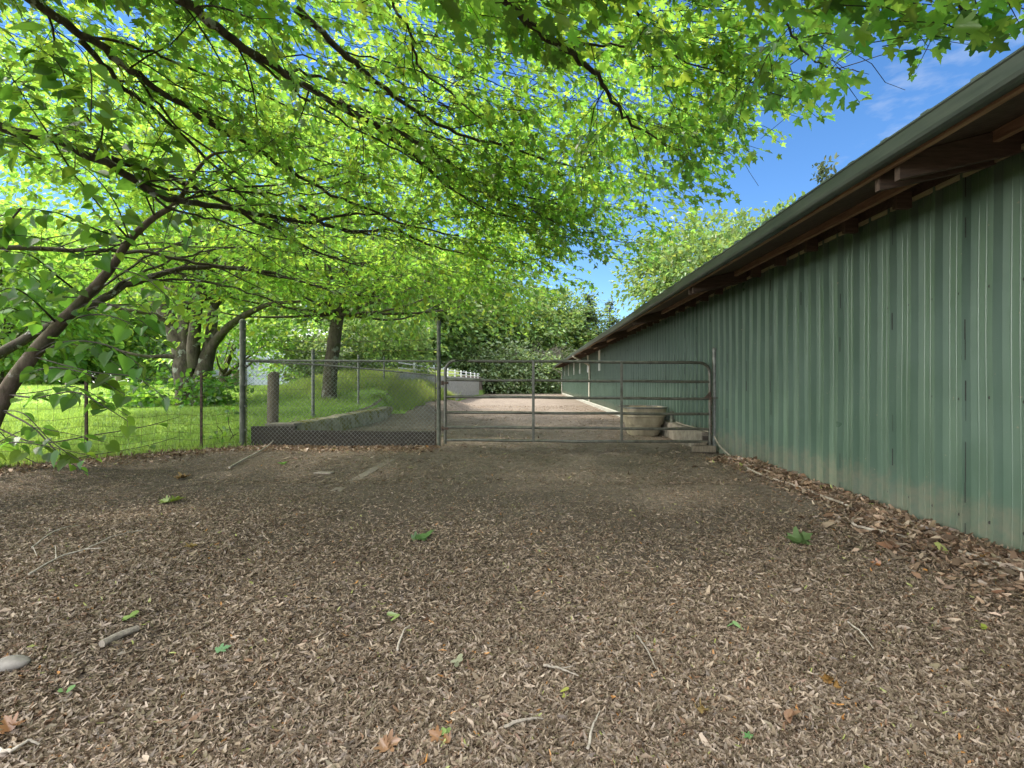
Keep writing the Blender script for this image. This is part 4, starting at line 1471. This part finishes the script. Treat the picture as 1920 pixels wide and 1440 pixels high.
# ------------------------------------------------------------------ pale shed beyond the lawn
sh = empty("pale_shed", (-19, 35, .6), "pale blue-grey metal shed half hidden behind the trees", "shed")
m = MB()
X0, X1, Yn, Yf, ze = -25.5, -13.8, 33.5, 39.5, 3.7
ribs = []
for x in np.arange(X0, X1, .3): ribs += [(x, 0), (x + .2, 0), (x + .22, -.03), (x + .28, -.03)]
ribs.append((X1, 0))
rv = np.array([(x, Yn + d, z) for z in (.2, ze) for x, d in ribs])
n = len(ribs)
m.add(rv, [(i, i + 1, n + i + 1, n + i) for i in range(n - 1)])
m.prism([(X0, Yn + .02, .2), (X0, Yf, .2), (X0, Yf, ze), (X0, Yn + .02, ze)], (.05, 0, 0))
m.prism([(X1 - .05, Yn + .02, .2), (X1 - .05, Yf, .2), (X1 - .05, Yf, ze), (X1 - .05, Yn + .02, ze)], (.05, 0, 0))
m.prism([(X0, Yf - .05, .2), (X1, Yf - .05, .2), (X1, Yf - .05, ze), (X0, Yf - .05, ze)], (0, .05, 0))
for xx in (X0 + .02, X1 - .04): m.add([(xx, Yn + .03, ze), (xx, Yf, ze), (xx, (Yn + Yf) / 2, ze + 1.1)], [(0, 1, 2)])
m.build("wall", M['shed'], sh)
m = MB()
ym = (Yn + Yf) / 2
m.prism([(X0 - .3, Yn - .35, ze - .08), (X1 + .3, Yn - .35, ze - .08), (X1 + .3, ym, ze + 1.15), (X0 - .3, ym, ze + 1.15)], (0, 0, .05))
m.prism([(X0 - .3, ym, ze + 1.15), (X1 + .3, ym, ze + 1.15), (X1 + .3, Yf + .35, ze - .08), (X0 - .3, Yf + .35, ze - .08)], (0, 0, .05))
m.build("roof", M['shedroof'], sh)

# ------------------------------------------------------------------ stock tub
tub = empty("stock_tub", (2.34, 10.5, 0), "tan plastic water tub standing by the barn wall behind the gate", "tub")


def rrect(hx, hy, r, n=6):
    out = []
    for cx_, cy_, a0 in ((hx - r, hy - r, 0), (-hx + r, hy - r, 90), (-hx + r, -hy + r, 180), (hx - r, -hy + r, 270)):
        for t in np.linspace(a0, a0 + 90, n): out.append((cx_ + r * math.cos(R(t)), cy_ + r * math.sin(R(t))))
    return np.array(out)


def loft(rings, close_bottom=True):
    m = MB()
    n = len(rings[0][0])
    V = [(x + 2.34, y_ + 10.62, z) for ring, z in rings for x, y_ in ring]
    fs = [(i * n + j, i * n + (j + 1) % n, (i + 1) * n + (j + 1) % n, (i + 1) * n + j) for i in range(len(rings) - 1) for j in range(n)]
    if close_bottom: fs.append(tuple(range(n))[::-1])
    fs.append(tuple((len(rings) - 1) * n + j for j in range(n)))
    return m.add(V, fs)


q = rrect
loft([(q(.27, .36, .2), -.02), (q(.30, .39, .2), .05), (q(.335, .43, .2), .235), (q(.36, .455, .2), .24), (q(.385, .48, .2), .385), (q(.405, .50, .2), .395), (q(.415, .51, .2), .575),
      (q(.385, .48, .18), .578), (q(.36, .45, .18), .36), (q(.35, .44, .18), .352)]).build("basin", M['tub'], tub, smooth=True, angle=30)
loft([(q(.40, .495, .2), .560), (q(.435, .53, .2), .562), (q(.435, .53, .2), .592), (q(.40, .495, .2), .594), (q(.385, .48, .2), .588), (q(.385, .48, .2), .563)]).build("rim", M['galv'], tub, smooth=True, angle=30)
# open the rim and basin tops: drop the last cap face
for o in tub.children:
    bm = bmesh.new()
    bm.from_mesh(o.data)
    bm.faces.ensure_lookup_table()
    if o.name.startswith("rim"): bmesh.ops.delete(bm, geom=[f for f in bm.faces if len(f.verts) > 8], context='FACES')
    bm.to_mesh(o.data)
    bm.free()

# ------------------------------------------------------------------ hose
hp = [(2.80, 9.75, .33), (2.77, 9.2, .325), (2.79, 8.6, .322), (2.80, 8.2, .318), (2.86, 7.95, .27), (2.835, 7.6, .14)]
for u, v in ((1375, 862), (1400, 880), (1440, 898), (1500, 917), (1545, 935), (1585, 950)):
    p = gp(u, v)
    hp.append((min(p[0], 2.80), p[1], p[2] + .018))
for u, v, dz in ((1605, 962, .0), (1598, 985, .018), (1625, 996, .02), (1662, 1003, .018), (1730, 1015, -.01), (1790, 1036, .015), (1850, 1057, .02), (1925, 1080, .02), (2050, 1130, .02)):
    p = gp(u, v)
    hp.append((min(p[0], 2.82), p[1], p[2] + dz))
tag(MB().tube(smooth_path(hp, 7), .0112, 8).build("garden_hose", M['hose'], None, smooth=True), "pale hose trailing along the foot of the green wall, half buried in leaves", "hose")

# ------------------------------------------------------------------ plank and sticks on the ground
a_, b_ = gp(628, 921, -.019), gp(735, 862, -.014)
d = (b_ - a_) / np.linalg.norm(b_ - a_)
s_ = np.cross(d, (0, 0, 1)) * .062
m = MB().prism([a_ - s_, a_ + s_ * .9, b_ + s_ * .8, b_ - s_], (0, 0, .022))
tag(m.build("plank", M['dirtwood'], None, bevel=.006), "weathered plank sunk flat in the dirt in front of the chain link", "plank")
m = MB()
c = gp(607, 888, .0)
m.prism([c + (-.11, -.03, 0), c + (.10, -.05, 0), c + (.12, .03, 0), c + (-.08, .05, 0)], (0, 0, .018))
tag(m.build("wood_chip", M['greywood'], None, bevel=.004), "flat grey chip of wood left of the sunken plank", "wood chip")


def stick(pts, r, label, mat='stick', forks=()):
    A = smooth_path([gp(u, v, dz + r + .010) for u, v, dz in pts], 5)
    A[1:-1] += RNG.normal(0, r * .25, (len(A) - 2, 3))
    m = MB().tube(A, np.linspace(r, r * .45, len(A)), 7, jit=.15)
    for f_ in forks:
        B = smooth_path([gp(u, v, dz + r + .010) for u, v, dz in f_], 4)
        m.tube(B, np.linspace(r * .6, r * .3, len(B)), 5)
    tag(m.build("stick", M[mat], None, smooth=True), label, "stick")


stick([(54, 1082, .0), (110, 1056, .02), (160, 1040, .02), (215, 1016, .025), (270, 1000, .01)], .006, "long pale forked stick on the left of the yard", forks=[[(105, 1058, .015), (104, 1040, .04)], [(160, 1040, .02), (190, 1038, .02)]])
stick([(60, 1036, .02), (95, 1012, .03), (125, 1000, .03), (152, 988, .0)], .005, "thin bent white stick above the long forked one", forks=[[(62, 1036, .02), (70, 1048, .0)]])
m = MB()
A = smooth_path([gp(191, 1216, .018), gp(224, 1200, .02), gp(258, 1186, .018)], 4)
m.tube(A, np.linspace(.0165, .014, len(A)), 9, jit=.08)
tag(m.build("stick", M['greywood'], None, smooth=True), "thick short piece of branch lying at lower left", "stick")
stick([(-10, 1412, .0), (20, 1425, .01), (52, 1408, .015), (75, 1405, .0)], .006, "stick cut by the lower left corner")
stick([(430, 880, .0), (495, 846, .02), (525, 828, .10), (556, 815, .20)], .012, "bleached stick leaning on the higher board under the chain link")
stick([(745, 1225, .0), (755, 1195, .006), (768, 1180, .004)], .005, "short curved twig in the middle of the litter")
stick([(1195, 1200, .004), (1215, 1230, .006), (1230, 1262, .003)], .0045, "curved dark twig right of centre", 'greywood')
stick([(1020, 1255, .0), (1050, 1265, .008), (1085, 1275, .0)], .005, "dark forked twig in the centre foreground", 'greywood', [[(1050, 1265, .008), (1075, 1262, .012)]])
stick([(945, 1372, .0), (985, 1362, .008), (1018, 1357, .0)], .006, "brown twig near the bottom centre", 'greywood')
stick([(1590, 1172, .0), (1615, 1195, .006), (1637, 1222, .0)], .004, "thin straight twig on the right of the litter")
stick([(1102, 1412, .0), (1112, 1375, .008), (1124, 1342, .0)], .0045, "slender twig pointing away at the bottom right of centre")

# ------------------------------------------------------------------ leaf litter
LIT = np.array([(.15, .12, .094), (.21, .172, .138), (.28, .232, .188), (.33, .28, .235), (.10, .075, .056), (.20, .13, .093), (.17, .15, .108), (.37, .32, .27)])
LITP = np.array([.18, .24, .2, .12, .12, .05, .06, .03])


def litter():
    # fragments of dry leaf, thickest under the crown and against the wall
    n = 840000
    y = 1.25 + 8.6 * RNG.random(n) ** 1.8
    x = -1.22 * y + 2.44 * y * RNG.random(n)
    ok = (x < 2.88) & (x > -7.5) & (fence_d(x, y) < .5)
    thick = 1.25 - .85 * S((y + .45 * x - 3.5) / 3.6)
    thick = np.maximum(thick, .75 * S((-2.0 - x) / 2) * S((8.2 - y) / 1))
    ok &= (RNG.random(n) < thick * (.22 + .55 * S((n2(x, y, .9) - .25) / .4) + .5 * n2(x, y, 3.1))) & ((y < 7.9) | (x < -1.5) & (y < 7.98) | (RNG.random(n) < .12))
    x, y = x[ok], y[ok]
    m = 17000          # drift along the wall
    yw = 1.8 + 5.4 * RNG.random(m) ** 1.2
    xw = 2.87 - np.abs(RNG.normal(0, .16 + .10 * (yw < 4.2), m))
    x, y = np.concatenate([x, xw]), np.concatenate([y, yw])
    drift = np.concatenate([np.zeros(len(x) - m), np.ones(m)])
    m2_ = 16000        # and along the wire fence and the boards
    t_ = RNG.random(m2_) * 3.2
    fx_, fy_ = np.interp(t_, D, FP[:, 0]), np.interp(t_, D, FP[:, 1])
    xa = np.where(RNG.random(m2_) < .45, fx_ + RNG.normal(.25, .35, m2_), cx + 3.1 * RNG.random(m2_))
    ya = np.where(xa < cx, fy_ - np.abs(RNG.normal(0, .35, m2_)), 7.93 - np.abs(RNG.normal(0, .28, m2_)))
    x, y, drift = np.concatenate([x, xa]), np.concatenate([y, ya]), np.concatenate([drift, np.full(m2_, .6)])
    m3_ = 52000        # clods, straw and droppings scattered over the paddock
    yc = 5.4 + 18 * RNG.random(m3_) ** 1.5
    xc = -3.6 + 6.3 * RNG.random(m3_)
    okc = n2(xc, yc, .8) + .25 * RNG.random(m3_) > .48
    xc, yc = xc[okc], yc[okc]
    x, y, drift = np.concatenate([x, xc]), np.concatenate([y, yc]), np.concatenate([drift, np.full(len(xc), .3)])
    n = len(x)
    z = ground_z(x, y) + .001 + .008 * RNG.random(n) ** 2 + .022 * drift * RNG.random(n)
    ln = (.007 + .0135 * RNG.random(n) ** 1.6) * (1 + .6 * drift) * (1 + .02 * np.clip(y - 3, 0, 6)) * (1 - .35 * S((y - 3.2) / 2.5) * (drift < .5))
    wd = ln * (.10 + .27 * RNG.random(n) ** 1.4) * (1 + .4 * drift)
    ln = np.where(drift == .3, ln * (1.2 + 1.2 * RNG.random(n)), ln)
    big = RNG.random(n) < .004 + .16 * drift
    ln, wd = np.where(big, ln * 1.8, ln), np.where(big, wd * 2.2, wd)
    T = rnd(n) * (1, 1, .38)
    N = rnd(n, 1.0) + (0, 0, 1)
    T, B, N = frames(T, N)
    curl = (RNG.random(n) - .2) * 1.5
    bend = (RNG.random(n) - .5) * .5
    prof = np.array([(-1, .35), (0., 1.0), (1, .3)])
    V = np.empty((n, 6, 3))
    P = np.stack([x, y, z], -1)
    for i, (s, wf) in enumerate(prof):
        jit_w = wf * (.6 + .7 * RNG.random(n))
        side = bend * (1 - s * s)
        cz = curl * s * s * .55 + .0
        c = P + T * (s * ln)[:, None] + B * (side * ln)[:, None] + N * (cz * ln)[:, None]
        e = B * (wd * jit_w)[:, None] + N * (wd * jit_w * (.15 + .4 * (RNG.random(n)))) [:, None]
        e2 = B * (wd * jit_w)[:, None] - N * (wd * jit_w * .3)[:, None]
        V[:, i * 2] = c - e2
        V[:, i * 2 + 1] = c + e
    V[..., 2] = np.maximum(V[..., 2], (ground_z(x, y) + .001)[:, None])
    f = np.array([(0, 1, 3, 2), (2, 3, 5, 4)])
    Fc = (f[None] + (np.arange(n) * 6)[:, None, None]).reshape(-1, 4)
    ci = RNG.choice(len(LIT), n, p=LITP)
    c = LIT[ci] * (.66 + .5 * RNG.random((n, 1)))
    dr = (drift > .5)[:, None] & (RNG.random((n, 1)) < .6)
    c = c * (1.09, 1.0, .86) * (.74 + .5 * n2(x, y, .7))[:, None]
    c = np.where(dr, c * (1.12, 1.0, .93), c)
    odd = RNG.random(n)
    c[odd < .0035] = (.42, .20, .06)
    c[odd > .9950] = (.30, .32, .10)
    c = np.concatenate([c, np.ones((n, 1))], 1)
    print("litter", n)
    return arr_mesh("leaf_litter", V.reshape(-1, 3), [Fc], np.repeat(c, 6, 0))


tag(link("leaf_litter", litter(), DRY_LEAF), "dry broken brown leaves covering the yard and drifted along the wall", "leaf litter", kind="stuff")


# ------------------------------------------------------------------ single fallen leaves one can point to
def fallen(u, v, size, col, label, half=HALF_FINE, curl=.35, n=1, cat="leaf", name="fallen_leaf"):
    Vs, Fs, off = [], [], 0
    c = gp(u, v, .014)
    P = np.array([c + RNG.normal(0, size * .35 if n > 1 else 0, 3) * (1, 1, .1) for _ in range(n)])
    T = rnd(n) * (1, 1, .15)
    N = rnd(n, .3 if n == 1 else .6) + (0, -.25, 1)
    V, Fc, k = leaves(P - T * size * .4, T, N, np.full(n, size) * (.8 + .4 * RNG.random(n)), half, curl, -curl * .5)
    gz = ground_z(V[:, 0], V[:, 1])
    V[:, 2] = np.maximum(V[:, 2], gz + .006)
    cc = np.array(col) * (.62 + .3 * RNG.random((n, 1)))
    cc = np.repeat(np.concatenate([cc, np.ones((n, 1))], 1), k, 0)
    tag(link(name, arr_mesh(name, V, [Fc], cc), FRESH_LEAF), label, cat)


GRN, PALE, ORG, YEL, TAN = (.10, .20, .045), (.22, .36, .14), (.30, .145, .06), (.33, .33, .07), (.33, .22, .14)
WING = [(0, 0), (.10, .12), (.14, .4), (.2, .7), (.14, .95), (0, 1.02)]
fallen(787, 1012, .085, (.11, .20, .06), "bunched green leaves lying left of the yard's centre", n=4, cat="leaves", name="fallen_leaves")
fallen(1488, 1022, .12, (.12, .19, .06), "dark glossy green leaves on the dirt nearest the wall", n=3, cat="leaves", name="fallen_leaves")
fallen(315, 942, .10, (.19, .25, .05), "crumpled yellow-green leaves on the left below the lawn", n=4, cat="leaves", name="fallen_leaves")
fallen(422, 1222, .062, (.17, .32, .15), "single flat pale green maple leaf at lower left of centre", curl=.12)
fallen(1405, 1390, .032, (.14, .30, .10), "tiny green maple leaf near the bottom right")
fallen(24, 1376, .05, ORG, "large curled orange-brown leaf at the lower left edge", curl=.7, n=3)
fallen(725, 1408, .042, (.30, .17, .09), "crumpled pinkish-brown leaf at the bottom left of centre", curl=.9, n=3)
fallen(838, 1398, .04, (.30, .15, .06), "folded rust-brown leaf just right of the pinkish crumpled one", curl=.9, n=2)
fallen(1490, 1364, .05, (.30, .17, .10), "long curled reddish leaf at the bottom right", curl=.8, n=2, half=OVAL)
fallen(1305, 1338, .045, (.36, .25, .10), "tan and orange crumpled leaf left of the reddish one", curl=.7, n=2)
fallen(372, 1027, .055, (.40, .26, .10), "tan-orange dry leaf left of the yard's centre", curl=.6, n=2)
fallen(1562, 1288, .04, (.36, .20, .06), "row of orange leaf scraps on the right of the litter", curl=.7, n=4)
fallen(1832, 1052, .07, (.40, .19, .04), "bright orange dry leaf beside the hose near the right edge", curl=.6)
fallen(1640, 1062, .06, (.42, .16, .04), "small orange leaf on the dirt left of the wall drift", curl=.5)
fallen(345, 898, .10, (.40, .24, .12), "tan dry leaves in front of the wire fence", curl=.6, n=3)
fallen(122, 1300, .05, PALE, "pair of pale green seed wings at the lower left", half=WING, n=2, cat="seed", name="seed_wing", curl=.2)
fallen(235, 1168, .055, (.26, .36, .10), "cluster of yellow-green seed wings above the short thick branch piece", half=WING, n=4, cat="seed", name="seed_wing", curl=.2)
fallen(1385, 1182, .05, PALE, "pale green seed wing on the right, below the glossy leaves", half=WING, n=2, cat="seed", name="seed_wing", curl=.2)
fallen(740, 1162, .05, (.25, .33, .10), "yellow-green seed wing left of the centre line", half=WING, n=2, cat="seed", name="seed_wing", curl=.2)
fallen(855, 1248, .05, (.36, .36, .22), "cream seed wings in the middle of the foreground", half=WING, n=3, cat="seed", name="seed_wing", curl=.2)
fallen(1065, 1305, .04, YEL, "yellow seed wings in the centre foreground near a dark twig", half=WING, n=2, cat="seed", name="seed_wing", curl=.2)
fallen(832, 1378, .042, (.28, .38, .12), "light green seed wing above the folded rust-brown leaf", half=WING, n=2, cat="seed", name="seed_wing", curl=.2)
fallen(1855, 1185, .045, (.33, .38, .06), "yellow-green sprout of leaf near the right edge", n=2, half=OVAL, cat="leaf")
fallen(530, 872, .07, (.16, .33, .05), "small bright green seedling in front of the chain link", half=OVAL, n=4, curl=.5, cat="seedling", name="seedling")

print("scene built")
